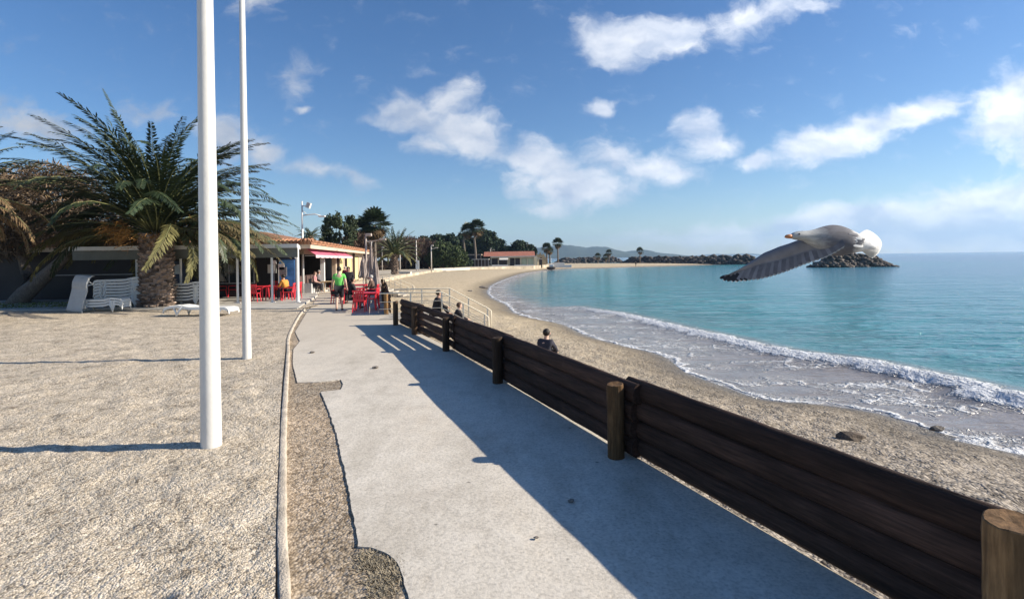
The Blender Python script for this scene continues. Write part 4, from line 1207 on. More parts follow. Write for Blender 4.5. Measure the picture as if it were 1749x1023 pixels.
# ================================================================== BEACH RESTAURANT
m_wallp = mat('pinkish_render', (.46, .36, .27), .9, .15, 1.5, .3, 20)
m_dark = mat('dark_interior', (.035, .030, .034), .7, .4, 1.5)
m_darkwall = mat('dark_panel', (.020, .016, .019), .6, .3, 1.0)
m_yellow = mat('yellow_shutter', (.66, .58, .27), .7, .08, 2)
m_pink = mat('pink_canvas', (.68, .17, .26), .85, .10, 3, .2, 60, trans=.25)
m_canvas = mat('cream_canvas', (.66, .62, .55), .9, .1, 3, .2, 60)
m_white = mat('white_metal', (.72, .71, .68), .45, .06, 4)
m_cream = mat('cream_timber', (.58, .47, .36), .7, .1, 4)
m_grey = mat('grey_metal', (.30, .29, .29), .5, .12, 4)
m_paper = mat('white_paper', (.72, .72, .70), .8, .04, 8)
m_navy = mat('navy_door', (.025, .035, .075), .45, .2, 2)
m_blue = mat('blue_poster', (.10, .30, .66), .35, .35, 3)
m_glass = mat('dark_glass', (.02, .025, .03), .08, .3, 2, spec=.8)
m_tile, t, b = new_mat('roof_tiles')
tc = t.new('ShaderNodeTexCoord').outputs['Object']
wv_ = t.new('ShaderNodeTexWave', wave_type='BANDS', bands_direction='X'); wv_.inputs['Scale'].default_value = 1.6; wv_.inputs['Distortion'].default_value = .4; t.to(tc, wv_.inputs['Vector'])
c = t.ramp(t.noise(tc, 3.0, 5, .7), [(.25, (.30, .13, .07)), (.5, (.44, .21, .115)), (.75, (.56, .33, .20))])
t.to(t.mix(.6, c, t.ramp(wv_.outputs[0], [(.1, .5), (.5, 1.05)]), 'MULTIPLY'), b.inputs['Base Color']); b.inputs['Roughness'].default_value = .9
bp = t.new('ShaderNodeBump'); bp.inputs['Strength'].default_value = .8; bp.inputs['Distance'].default_value = .06; t.to(wv_.outputs[0], bp.inputs['Height']); t.to(bp.outputs[0], b.inputs['Normal'])

rest = empty('restaurant', (-13, 30, 0)); tag(rest, 'long low restaurant with tiled roof, pink awning and yellow shutters along the path', 'restaurant')
def rp(name, mb, m, parent=None, **k):
    """a part given in world coordinates"""
    o = mb.build(name, m, parent or rest, **k)
    o.matrix_parent_inverse = Matrix.Identity(4)
    P = parent or rest; off = Vector((13, -30, 0)) if P is rest or P.parent is rest else Vector((0, 0, 0))
    if P is rest: o.location = off
    return o
A, B = Vector((-12.3, 30.0, 0)), Vector((-17.1, 59.0, 0))
fd = (B - A).normalized(); fn = Vector((fd.y, -fd.x, 0))        # fn points to the path and sea
def fp(s, out=0, z=0): return A + fd * s + fn * out + Vector((0, 0, z))
def fbox(mb, s0, s1, o0, o1, z0, z1, mi=0):
    vs = [fp(s, o, z) for s in (s0, s1) for o in (o0, o1) for z in (z0, z1)]
    mb.add(vs, [(0, 1, 3, 2), (4, 6, 7, 5), (0, 4, 5, 1), (2, 3, 7, 6), (0, 2, 6, 4), (1, 5, 7, 3)], mi)
# walls: facade along the path with its openings, front end under the canopy
mb = MB()
fbox(mb, 11.2, 12.0, -.3, 0, 0, 2.55); fbox(mb, 15.0, 16.8, -.3, 0, 0, 2.55); fbox(mb, 20.2, 21.5, -.3, 0, 0, 2.55); fbox(mb, 25, 29.2, -.3, 0, 0, 2.55)
fbox(mb, .5, 29.2, -.301, -.001, 2.55, 3.0)
rp('wall', mb, m_wallp)
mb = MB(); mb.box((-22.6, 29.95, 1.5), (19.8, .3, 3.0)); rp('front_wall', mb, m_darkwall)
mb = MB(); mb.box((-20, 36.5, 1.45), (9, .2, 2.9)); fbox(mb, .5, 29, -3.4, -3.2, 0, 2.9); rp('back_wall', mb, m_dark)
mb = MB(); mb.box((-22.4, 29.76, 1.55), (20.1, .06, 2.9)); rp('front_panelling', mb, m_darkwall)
mb = MB(); mb.box((-24.6, 29.70, 1.50), (7.4, .03, .06)); rp('rail', mb, m_grey)
mb = MB(); mb.box((-19.2, 29.70, 1.15), (1.3, .05, 2.1)); rp('door', mb, m_navy)
mb = MB(); mb.box((-19.35, 29.665, 1.75), (.4, .015, .55)); rp('notice', mb, m_paper)
for (x, w) in ((-16.4, 2.9), (-20.9, 1.3)):
    mb = MB()
    for (dx, dz, sx, sz) in ((-w / 2, 0, .07, 1.5), (w / 2, 0, .07, 1.5), (0, .75, w + .07, .07), (0, -.75, w + .07, .07), (0, 0, .05, 1.43)): mb.box((x + dx, 29.69, 1.65 + dz), (sx, .06, sz))
    f = rp('window', mb, m_grey)
    mb = MB(); mb.box((x, 29.712, 1.65), (w - .08, .02, 1.42)); mb.build('pane', m_glass, f)
mb = MB()
for s in (12.0, 14.1, 17.2):
    fbox(mb, s + .03, s + (1.55 if s < 13 else 2.4 if s < 17 else 2.3), -.12, -.05, .12, 2.48)
for (s0, s1) in ((12.03, 14.97), (16.83, 20.17), (21.53, 24.97)):
    mb = MB(); fbox(mb, s0, s1, -.12, -.04, .12, 2.5); rp('shutter', mb, m_yellow)
mb = MB()
for s in (11.7, 15.7, 20.6): fbox(mb, s, s + .22, .02, .20, 0, 2.9)
rp('column', mb, mat('dark_brown_timber', (.06, .04, .035), .8, .3, 4))
mb = MB(); fbox(mb, 5.2, 5.5, .0, .25, 0, 2.6); rp('white_column', mb, m_white)
mb = MB()
rr = random.Random(3)
fbox(mb, 1.0, 11.0, -1.6, -1.0, .1, 1.12)
rp('bar_counter', mb, mat('bar_front', (.10, .06, .05), .6, .3, 3))
mb = MB()
for k in range(40):
    s = rr.uniform(1, 11); z = rr.choice((1.35, 1.7, 2.05)); fbox(mb, s, s + .07, -3.1, -3.02, z, z + rr.uniform(.18, .3), k % 3)
for z in (1.33, 1.68, 2.03): fbox(mb, .9, 11.1, -3.15, -2.95, z - .03, z, 3)
rp('bottle_shelf', mb, [m_paper, mat('amber_bottle', (.25, .10, .03), .3, .3, 5), mat('green_bottle', (.05, .16, .08), .3, .3, 5), m_dark])
# roof: low tiled hip over an eaves board
mb = MB()
e = [Vector((-33, 28.6, 3.22)), fp(-1.2, .8, 3.22), fp(29.6, .8, 3.22), Vector((-33, 59.3, 3.22))]
r_ = [Vector((-33, 33.5, 4.1)), Vector((-16.4, 34.0, 4.1)), Vector((-21.2, 59.3, 4.1)), Vector((-33, 59.3, 4.1))]
lo = [p - Vector((0, 0, .14)) for p in e]
mb.add(e + r_ + lo, [(0, 1, 5, 4), (1, 2, 6, 5), (4, 5, 6, 7), (2, 3, 7, 6), (8, 9, 1, 0), (9, 10, 2, 1), (10, 11, 3, 2), (11, 10, 9, 8)])
roof = rp('roof', mb, m_tile)
mb = MB()
for (p, q) in ((e[0], e[1]), (e[1], e[2])):
    d = (q - p).normalized(); n_ = Vector((d.y, -d.x, 0))
    k = int((q - p).length / .24)
    for i in range(k):
        c_ = p + (q - p) * (i + .5) / k
        mb.tube([c_ + n_ * .06 + Vector((0, 0, .02)), c_ - n_ * .5 + Vector((0, 0, .14))], .085, 6)
o = mb.build('eave_tiles', m_tile, roof)
mb = MB(); d = .10
mb.beam(e[0] + Vector((0, .12, -.27)), e[1] + Vector((-.12, .12, -.27)), .06, .24); mb.beam(e[1] + Vector((-.12, .12, -.27)), e[2] + Vector((-.12, 0, -.27)), .06, .24)
rp('eaves_board', mb, m_cream)
# pink awning
mb = MB()
a0, a1, a2, a3 = fp(.1, .08, 3.02), fp(13.2, .08, 3.0), fp(14.6, .82, 2.48), fp(.1, .75, 2.48)
n = 24; V = []
for i in range(n + 1):
    f = i / n; p = a0.lerp(a1, f); q = a3.lerp(a2, f)
    for g in (0, .5, 1): V.append(p.lerp(q, g) + Vector((0, 0, -.05 * math.sin(PI * g) * (1 + .3 * math.sin(f * 40)))))
    V.append(q + Vector((0, 0, -.001))); V.append(q + Vector((.01, 0, -.17 + .025 * math.sin(f * 90))))
Fs = [(i * 5 + k, (i + 1) * 5 + k, (i + 1) * 5 + k + 1, i * 5 + k + 1) for i in range(n) for k in (0, 1, 3)]
mb.add(V, Fs, 0)
for i, f in enumerate(Fs): mb.mi[i] = 0 if i % 3 < 2 else 1
aw = rp('awning', mb, [m_pink, mat('pale_valance', (.62, .45, .46), .9, .1, 4)])
so = aw.modifiers.new('thick', 'SOLIDIFY'); so.thickness = .012
for s in (.5, 7.0, 13.6):
    mb = MB(); mb.tube([fp(s, .05, 2.44), fp(s, .74, 2.44)], .025, 6); mb.build('awning_arm', m_white, aw)
# menu boards and posters on the front wall, right of the windows
for (s, z, w, h, m_) in ((0.10, 1.9, .35, .5, m_paper),):
    mb = MB(); mb.box((-13.9, 29.66, 1.7), (.5, .02, .5)); rp('menu_board', mb, m_paper)

# terrace canopy in front of the restaurant
can = empty('terrace_canopy', (0, 0, 0)); tag(can, 'flat roofed white framed canopy shading the red terrace tables', 'canopy')
cl, cr_ = -21.6, Wp(508, 421, 25.0).x
zt = Wp(430, 421, 25).z
mb = MB(); mb.box(((cl + cr_) / 2, 25.0, zt), (cr_ - cl, .10, .19)); mb.beam((cr_ - .05, 25.05, zt), (cr_ - 1.75, 29.5, zt), .10, .19); mb.build('fascia', m_white, can)
mb = MB(); mb.plate([(cl, 25.06), (cr_ - .12, 25.06), (cr_ - 1.8, 29.5), (cl, 29.5)], zt - .02, zt + .06); mb.build('roof_sheet', m_grey, can)
mb = MB(); mb.box(((cl + cr_) / 2, 25.14, zt - .33), (cr_ - cl - .1, .03, .45)); mb.build('rolled_blind', mat('grey_blind', (.16, .17, .155), .8, .15, 2), can)
for px in (404, 463, 507, 232, 307):
    x = Wp(px, 430, 25.2).x
    mb = MB(); mb.tube([(x, 25.25, .05), (x, 25.25, zt - .1)], .055 if px != 507 else .075, 10); mb.box((x, 25.25, .115), (.22, .22, .03)); mb.build('post', m_white, can)
for x in (cl + .4, cr_ - 1.95):
    mb = MB(); mb.tube([(x, 29.3, .05), (x, 29.3, zt - .1)], .05, 10); mb.build('post', m_white, can)
mb = MB(); xx = Wp(404, 430, 25.2).x; mb.tube([(xx, 25.25, zt - .5), (xx - .35, 25.25, zt - .2)], .025, 6); mb.build('brace', m_white, can)

# drinks fridge with a blue front, notices, planter boxes
fx = Wp(494, 470, 28.6)
fr = empty('drinks_fridge', (fx.x - .15, 28.9, .1)); tag(fr, 'tall drinks fridge with a bright blue picture front under the canopy', 'fridge')
mb = MB(); mb.box((0, 0, 1.1), (1.0, .6, 2.2)); mb.build('cabinet', m_navy, fr, bevel=.03)
mb = MB(); mb.box((.04, -.31, 1.22), (.84, .02, 1.75)); mb.build('door', m_blue, fr)
mb = MB(); mb.tube([(-.42, -.35, .8), (-.42, -.35, 1.7)], .025, 6); mb.build('handle', m_grey, fr)
for k, (px, py, w, h) in enumerate(((479, 456, .34, .32), (466, 448, .30, .2), (482, 464, .42, .5))):
    q = Wp(px, py, 28.2)
    sg = empty('notice_board', (q.x, 28.3, .1)); tag(sg, ('white square notice on a stand under the canopy', 'small pale menu strip on a stand near the canopy post', 'grey chalkboard on a stand below the square notice')[k], 'notice')
    mb = MB(); mb.tube([(0, .03, 0), (0, .03, q.z - .1)], .018, 6); mb.box((0, .03, .01), (.35, .3, .02)); mb.build('stand', m_grey, sg)
    mb = MB(); mb.box((0, 0, q.z - .1), (w, .025, h)); mb.build('board', m_paper if k < 2 else m_grey, sg, bevel=.006)
mb0 = None
for (px, py, s, lab) in ((514, 503, .55, 'white box planter at the foot of the light mast'), (524, 503, .5, 'white box planter just right of the light mast')):
    q = G(px, py, .02); r0 = empty('planter', (q.x, q.y + .3, .03)); tag(r0, lab, 'planter', 'white box planters')
    mb = MB()
    for (x, y, sx, sy) in ((0, -.25, .6, .06), (0, .25, .6, .06), (-.27, 0, .06, .438), (.27, 0, .06, .438)): mb.box((x, y, .34), (sx, sy, .68))
    mb.build('box', m_white, r0); mb = MB(); mb.box((0, 0, .56), (.475, .435, .12)); mb.build('soil', m_dark, r0)

# ================================================================== LIGHT MASTS AND LAMPS
q = G(518, 503, .02)
lm = empty('light_mast', (q.x, q.y, 0)); tag(lm, 'tall white mast carrying a floodlight and a curved lamp arm by the pink awning', 'lamp post')
hm = Wp(518, 344, q.y).z
mb = MB(); mb.tube([(0, 0, 0), (0, 0, 2.5), (0, 0, hm)], [.085, .07, .045], 12); mb.build('mast', m_white, lm, smooth=True)
za = Wp(518, 367, q.y).z
mb = MB(); mb.tube([(0, 0, za - .05), (.35, 0, za), (.8, 0, za + .03), (1.15, 0, za - .07)], [.035, .032, .03, .03], 8); mb.build('arm', m_white, lm, smooth=True)
mb = MB(); mb.box((1.25, 0, za - .11), (.42, .2, .09)); mb.build('lamp_head', m_white, lm, bevel=.03)
zf = Wp(518, 352, q.y).z
mb = MB(); mb.tube([(0, 0, zf), (.30, 0, zf)], .03, 6); mb.box((.42, -.02, zf + .03), (.24, .22, .34), Matrix.Rotation(rad(20), 3, 'Y')); mb.build('floodlight', m_white, lm)
mb = MB(); mb.tube([(0, 0, zf - .25), (.26, 0, zf - .5)], .02, 6); mb.build('bracket', m_white, lm)
def lamp(px, py_base, py_top, arm, label, m, double=False, zb=0.0, r=.07):
    g_ = G(px, py_base, zb); h = Wp(px, py_top, g_.y).z - zb; k = g_.y
    root = empty('street_lamp', (g_.x, g_.y, zb)); tag(root, label, 'street lamp', 'promenade lamp posts')
    mb = MB(); mb.tube([(0, 0, -.2), (0, 0, h)], [r * 1.25, r * .9], 10); mb.build('post', m, root, smooth=True)
    if arm:
        mb = MB(); mb.tube([(0, 0, h * .86), (arm * .5, 0, h * .87), (arm, 0, h * .9)], r * .6, 6); mb.build('arm', m, root)
        mb = MB(); mb.box((arm * 1.12, 0, h * .9), (.5, .24, .12)); mb.build('lamp_head', m, root, bevel=.03)
        mb = MB(); mb.box((.22, 0, h * .985), (.42, .3, .2)); mb.build('floodlight', m, root, bevel=.03)
    else:
        mb = MB(); mb.box((0, 0, h + .06), (1.0, .45, .14)); mb.build('lamp_head', m_dark, root, bevel=.04)
    return root
m_lampw = mat('pale_lamp_paint', (.60, .54, .48), .5, .1, 4)
lamp(626, 494, 400, 1.1, 'weathered pale lamp post with a hooked arm among the folded parasols', mat('weathered_pole', (.40, .34, .30), .8, .2, 4), r=.075)
lamp(653, 462, 422, 0.7, 'short pale lamp post partly hidden by the promenade date palm', m_lampw)
lamp(683.5, 464, 410, 1.0, 'pale lamp post with a side arm right of the promenade date palm', m_lampw, r=.09)
lamp(711.5, 462.5, 409, 0, 'lamp post with a flat dark head and a white board at its foot', m_lampw, r=.1)
lamp(737, 463, 419, .9, 'slim lamp post with twin heads at the sandy edge of the promenade', m_lampw, r=.09)
lamp(783, 456, 422, .9, 'distant lamp post left of the bent fan palm', m_lampw, r=.11)
lamp(838, 454, 424, .9, 'distant lamp post in front of the far cafe', m_lampw, r=.11)
lamp(635, 462, 410, 0.0, 'bare weathered pole standing behind the folded parasols', m_lampw, r=.1)
g_ = G(713, 462.5, 0); r0 = empty('info_board', (g_.x + .1, g_.y - .5, 0)); tag(r0, 'tall white information board at the foot of a promenade lamp post', 'sign')
mb = MB(); mb.box((0, 0, 1.15), (.68, .1, 1.7)); mb.build('panel', m_white, r0, bevel=.02); mb = MB(); mb.box((-.2, 0, .15), (.08, .08, .3)); mb.box((.2, 0, .15), (.08, .08, .3)); mb.build('leg', m_grey, r0)

# ================================================================== FAR CAFE, WALLS, RUIN, BREAKWATERS
m_red = mat('red_roof', (.34, .13, .085), .9, .2, 1.0)
m_cafe = mat('cream_render', (.62, .56, .42), .9, .1, .6)
YC = 150.0
def X_(px, Y=YC): return at_depth(px, Y).x
cafe = empty('far_cafe', (X_(885), YC, -.2)); tag(cafe, 'long cream cafe with a red tiled roof at the far end of the beach', 'cafe')
cx = X_(885)
def cb(name, px0, px1, y0, y1, z0, z1, m, parent=cafe):
    x0, x1 = X_(px0) - cx, X_(px1) - cx
    mb = MB(); mb.box(((x0 + x1) / 2, (y0 + y1) / 2, (z0 + z1) / 2), (x1 - x0, y1 - y0, z1 - z0)); return mb.build(name, m, parent)
cb('wall', 838, 918, .5, 6, -.6, 3.0, m_cafe)
mb = MB(); x0, x1 = X_(826) - cx, X_(914) - cx
mb.add([(x0, -.6, 3.0), (x1, -.6, 3.0), (x1, 4, 4.4), (x0, 4, 4.4), (x0, 8, 3.0), (x1, 8, 3.0)], [(0, 1, 2, 3), (3, 2, 5, 4), (1, 5, 2), (0, 3, 4), (4, 5, 1, 0)]); mb.build('roof', m_red, cafe)
cb('fascia', 838, 915, -.58, -.48, 2.72, 3.0, m_canvas)
mb = MB(); xa, xb = X_(853) - cx, X_(868) - cx
mb.add([(xa, .45, 2.8), (xb, .45, 2.8), (xb, -2.2, 2.05), (xa, -2.2, 2.05), (xa, .45, 2.72), (xb, .45, 2.72), (xb, -2.2, 1.85), (xa, -2.2, 1.85)], [(0, 3, 2, 1), (3, 7, 6, 2), (4, 5, 6, 7), (0, 4, 7, 3), (1, 2, 6, 5)]); mb.build('awning', m_canvas, cafe)
for (a_, b_) in ((840, 850), (852, 866), (871, 879), (880, 888)): cb('opening', a_, b_, .42, .49, .2, 2.4, m_dark)
for (a_, b_) in ((891, 900), (902, 911)): cb('window', a_, b_, .42, .49, .3, 2.3, mat('pale_green_pane', (.40, .45, .33), .3, .1, 1))
for px in (839, 851, 869, 889, 901, 912): cb('pillar', px - .6, px + .8, .2, .41, -.6, 2.7, m_cafe)
cb('parapet', 841, 868, -3.4, -3.1, -.6, .55, m_white); cb('parapet', 878, 912, -3.0, -2.7, -.6, .45, m_white)
mb = MB(); xa, xb = X_(912) - cx, X_(926) - cx
mb.add([(xa, .4, 2.6), (xb, .4, 2.1), (xb, 5, 2.1), (xa, 5, 2.6), (xa, .4, 2.35), (xb, .4, 1.9), (xb, 5, 1.9), (xa, 5, 2.35)], [(0, 1, 2, 3), (0, 4, 5, 1), (1, 5, 6, 2), (7, 6, 5, 4)]); mb.build('porch_roof', m_canvas, cafe)
cb('porch_wall', 912, 921, 1.2, 4.5, -.6, 1.9, m_cafe); cb('porch_opening', 921, 926.5, 1.5, 4.2, -.6, 1.8, m_dark)
per = empty('pergola', (X_(812, 146), 146, -.2)); tag(per, 'dark slatted pergola full of shaded tables left of the far cafe', 'pergola')
mb = MB(); w = X_(836, 146) - X_(789, 146)
mb.box((0, 0, 2.2), (w, 5, .16)); mb.build('roof', m_canvas, per)
for k in range(9):
    mb = MB(); mb.box((-w / 2 + .15 + (w - .3) * k / 8, -2.3, 1.0), (.16, .16, 2.2)); mb.build('post', m_grey, per)
mb = MB(); mb.box((0, 2.2, 1.0), (w, .1, 2.2)); mb.box((0, -2.2, .2), (w - .2, .06, .8)); mb.build('screen', m_dark, per)
an = empty('annex', (X_(805, 158), 158, -.2)); tag(an, 'low dark annex with a pale flat roof behind the pergola', 'building')
mb = MB(); w = X_(824, 158) - X_(791, 158); mb.box((0, 0, 1.7), (w, 5, 3.4)); mb.build('wall', m_darkwall, an); mb = MB(); mb.box((0, 0, 3.6), (w + .6, 5.6, .3)); mb.build('roof', m_wallp, an)
# pale ruin with a pointed gable
Yr = 165; ru = empty('ruin', (X_(924, Yr), Yr, -.2)); tag(ru, 'pale yellow stone ruin with pointed gables behind the cafe end', 'ruin')
m_ruin = mat('ochre_stone', (.50, .38, .22), .95, .25, .8, .5, 6)
k_ = Yr / FOC
mb = MB()
gable = [(-9, 0), (9, 0), (9, 12), (6.5, 15), (4, 19.5), (1.5, 17), (-1, 22), (-4, 17.5), (-7, 20), (-9, 16)]
V = [(x * k_, -1.2, z * k_ + .0) for x, z in gable] + [(x * k_, 1.2, z * k_) for x, z in gable]; n = len(gable)
mb.add(V, [tuple(range(n)), tuple(reversed(range(n, 2 * n)))] + [(i, i + n, (i + 1) % n + n, (i + 1) % n) for i in range(n)]); mb.build('wall', m_ruin, ru)
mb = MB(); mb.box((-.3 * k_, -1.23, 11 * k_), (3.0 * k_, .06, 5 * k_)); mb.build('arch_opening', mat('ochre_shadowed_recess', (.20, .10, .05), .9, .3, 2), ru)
# white sea walls and the upturned boat
for (px0, px1, Y, z0, z1, lab) in ((943, 964, 163, -.6, .55, 'taller white wall at the end of the beach'), (948, 976, 158, -.9, -.15, 'low white sea wall curving towards the spit')):
    x0, x1 = X_(px0, Y), X_(px1, Y); mb = MB(); mb.box(((x0 + x1) / 2, Y, (z0 + z1) / 2), (x1 - x0, .5, z1 - z0)); mb.box(((x0 + x1) / 2, Y, z1 + .03), (x1 - x0 + .1, .62, .06))
    tag(mb.build('sea_wall', m_white, bevel=.02), lab, 'wall')
for (px0, px1, py, lab) in ((674, 700, 467, 'pale low wall at the edge of the promenade below the lamp posts'), (738, 800, 461, 'long pale low wall along the top of the far beach')):
    a_, b_ = G(px0, py, .0), G(px1, py - (2 if px0 > 700 else 0), .0); mb = MB(); mb.beam(a_ + Vector((.3, -.5, .0)), b_ + Vector((.3, -.5, 0)), .4, .55); tag(mb.build('low_wall', m_canvas, bevel=.02), lab, 'wall')
p = at_depth(941, 146)
bt = empty('boat', (p.x, p.y, hz(p.x, p.y))); tag(bt, 'small white boat with a dark hull pulled up at the end of the beach', 'boat')
mb = MB(); L, Wd, H = 2.4, 1.7, .9; sec = []
for i in range(9):
    f = i / 8; wv2 = Wd / 2 * (1 - (2 * f - 1) ** 4 * .85); zk = .1 + .35 * abs(2 * f - 1) ** 3
    sec.append([(L * (f - .5), -wv2, H), (L * (f - .5), -wv2 * .75, H * .5 + zk * .3), (L * (f - .5), 0, zk), (L * (f - .5), wv2 * .75, H * .5 + zk * .3), (L * (f - .5), wv2, H)])
V = [q for s in sec for q in s]; Fs = [(i * 5 + k, (i + 1) * 5 + k, (i + 1) * 5 + k + 1, i * 5 + k + 1) for i in range(8) for k in range(4)]
mb.add(V, Fs); o = mb.build('hull', mat('dark_hull', (.06, .05, .05), .5, .2, 3), bt); so = o.modifiers.new('t', 'SOLIDIFY'); so.thickness = .06
mb = MB(); mb.box((.1, 0, 1.25), (1.3, 1.2, .75)); mb.build('cabin', m_white, bt, bevel=.12); mb = MB(); mb.tube([(.1, 0, 1.5), (.1, 0, 3.4)], .05, 6); mb.build('mast', m_white, bt)

def rock_pile(name, pts, width, hgt, n, size, label, seed, m, grp=None):
    """heap of boulders along a line: one breakwater"""
    rng = np.random.default_rng(seed); V, Fs = [], []
    bm = bmesh.new(); bmesh.ops.create_icosphere(bm, subdivisions=1, radius=1)
    bv = np.array([v.co[:] for v in bm.verts]); bf = np.array([[v.index for v in f.verts] for f in bm.faces]); bm.free()
    L = [0]
    for a, b_ in zip(pts[:-1], pts[1:]): L.append(L[-1] + math.hypot(b_[0] - a[0], b_[1] - a[1]))
    base = 0
    for k in range(n):
        s = rng.uniform(0, L[-1]); x = np.interp(s, L, [p[0] for p in pts]); y = np.interp(s, L, [p[1] for p in pts])
        endf = min(1, min(s, L[-1] - s) / (hgt * 1.6) + .18)
        u = rng.uniform(-1, 1); h = hgt * endf * (1 - abs(u) ** 1.6) * rng.uniform(.75, 1.05)
        r = size * rng.uniform(.55, 1.25)
        q = bv * (1 + rng.uniform(-.28, .28, (len(bv), 1))) * np.array([[rng.uniform(.8, 1.4), rng.uniform(.8, 1.4), rng.uniform(.55, .9)]]) * r
        a = rng.uniform(0, PI); c_, s_ = math.cos(a), math.sin(a)
        q = np.stack([q[:, 0] * c_ - q[:, 1] * s_, q[:, 0] * s_ + q[:, 1] * c_, q[:, 2]], -1)
        V.append(q + np.array([[x + rng.normal(0, .2), y + u * width / 2, SEA + max(h - r * .35, -.1)]])); Fs.append(bf + base); base += len(bv)
    tag(link(name, np_mesh(name, np.concatenate(V), np.concatenate(Fs)), m), label, 'breakwater', grp)
m_riprap = mat('dark_riprap', (.060, .052, .048), .9, .5, .8, .6, 4, island=.55)
m_riprap2 = mat('brown_riprap', (.085, .070, .060), .9, .5, .8, .6, 4, island=.6)
Z1 = 200
rock_pile('breakwater', [(X_(1062, 215), 215), (X_(1130, 205), 206), (X_(1210, 198), 199), (X_(1300, 190), 190)], 9, 3.3, 900, 1.15, 'long dark rock breakwater behind the sand spit', 3, m_riprap)
rock_pile('breakwater', [(X_(948, 310), 310), (X_(1062, 310), 310)], 8, 3.3, 420, 1.3, 'farther low rock breakwater under the blue hills', 4, m_riprap)
rock_pile('breakwater', [(X_(1394, 131), 131), (X_(1450, 131), 132), (X_(1514, 131), 131)], 8, 3.45, 420, .75, 'separate rocky islet breakwater beneath the flying gull', 6, m_riprap2)

# ================================================================== TERRACE FURNITURE
m_rp = mat('red_resin', (.62, .030, .045), .4, .1, 3, spec=.45)
m_wp = mat('pale_resin_trim', (.70, .55, .50), .4, .1, 3)
m_bp = mat('black_resin', (.03, .03, .033), .5, .2, 3)
def chair_proto(m):
    root = empty('chair', (0, 0, -50))
    mb = MB(); mb.box((0, 0, .43), (.48, .46, .035)); mb.build('seat', m, root, bevel=.015)
    mb = MB()
    for k in range(5): mb.box((-.18 + .09 * k, -.235 - .02, .66), (.06, .022, .36), Matrix.Rotation(rad(8), 3, 'X'))
    mb.box((0, -.285, .855), (.46, .03, .07)); mb.box((0, -.23, .475), (.46, .03, .05)); mb.build('backrest', m, root)
    for sx in (-1, 1):
        mb = MB(); mb.tube([(sx * .245, -.25, .64), (sx * .27, 0, .655), (sx * .255, .19, .64), (sx * .235, .215, .45)], .022, 6); mb.build('armrest', m, root)
        for sy in (-1, 1):
            mb = MB(); mb.tube([(sx * .21, sy * .19, .42), (sx * .25, sy * .235, 0)], [.03, .022], 6); mb.build('leg', m, root)
    return root
def table_proto(m):
    root = empty('table', (0, 0, -50))
    mb = MB(); mb.box((0, 0, .72), (.9, .9, .03)); mb.box((0, 0, .685), (.82, .82, .035)); mb.build('table_top', m, root, bevel=.008)
    for sx in (-1, 1):
        for sy in (-1, 1):
            mb = MB(); mb.tube([(sx * .37, sy * .37, .70), (sx * .41, sy * .41, 0)], [.042, .03], 8); mb.build('leg', m, root)
    return root
ch_r, tb_r, ch_b = chair_proto(m_rp), table_proto(m_rp), chair_proto(m_bp)
_used = set()
def place(proto, p, rz, label, cat, group):
    o = proto if proto.name not in _used else copy_tree(proto)
    if o is proto: _used.add(proto.name)
    o.location = p; o.rotation_euler = (0, 0, rz); tag(o, label, cat, group); return o
CHG, TBG = 'red resin chairs', 'red resin tables'
T = lambda px, py: G(px, py, .1)
place(tb_r, T(441, 512.5), .05, 'red terrace table just right of the thin flagpole', 'table', TBG)
place(tb_r, T(474, 512.5), -.05, 'red terrace table in front of the canopy post with a white foot', 'table', TBG)
place(tb_r, T(388, 506), .1, 'red terrace table between the two flagpoles', 'table', TBG)
for (px, py, rz, lab) in ((434, 515.5, .1, 'red chair pushed under the table right of the thin flagpole'), (493, 513, 1.75, 'red chair of the person in the yellow jacket'), (377, 508, -.6, 'red chair by itself left of the canopy post'),
                          (398, 507, 2.0, 'red chair just left of the thin flagpole'), (455, 506, 3.0, 'red chair on the far side of the two terrace tables'), (468, 507, 3.2, 'red chair facing us behind the table by the post'), (504, 510, 1.2, 'red chair at the right corner of the terrace')):
    place(ch_r, T(px, py), rz, lab, 'chair', CHG)
# seaside deck tables beyond the fence shadow
P0 = G(613, 533, .02)
place(ch_r, P0 + Vector((0, .1, 0)), .12, 'red chair with its back to us on the sunny side of the dining deck', 'chair', CHG)
place(tb_r, P0 + Vector((.1, .95, 0)), .1, 'red table in front of the back turned chair on the seaside deck', 'table', TBG)
place(tb_r, Vector((-7.8, 25.2, .02)), .1, 'red table farther along the seaside deck', 'table', TBG)
place(tb_r, Vector((-8.7, 29.0, .02)), .1, 'red table at the far end of the seaside deck', 'table', TBG)
for (x, y, rz, lab) in ((-6.1, 22.2, 1.5, 'red chair against the dark timber fence on the deck'), (-8.6, 25.1, -1.5, 'red chair on the path side of the second deck table'), (-7.0, 25.6, 1.6, 'red chair on the fence side of the second deck table'), (-9.5, 29.0, -1.4, 'red chair beside the far deck table')):
    place(ch_r, Vector((x, y, .02)), rz, lab, 'chair', CHG)
tb_y = table_proto(mat('straw_table', (.56, .42, .24), .7, .15, 5))
place(tb_y, G(562, 499, .02), .1, 'pale straw coloured table beside the path under the pink awning', 'table', None)
for (px, py, rz, lab) in ((537, 500, -1.4, 'black chair by the light mast holding a seated pair'), (548, 494, 1.5, 'black chair facing the straw coloured table'), (543, 494, -1.6, 'black chair second from the light mast')):
    place(ch_b, G(px, py, .1 if px < 546 else .02), rz, lab, 'chair', 'black resin chairs')
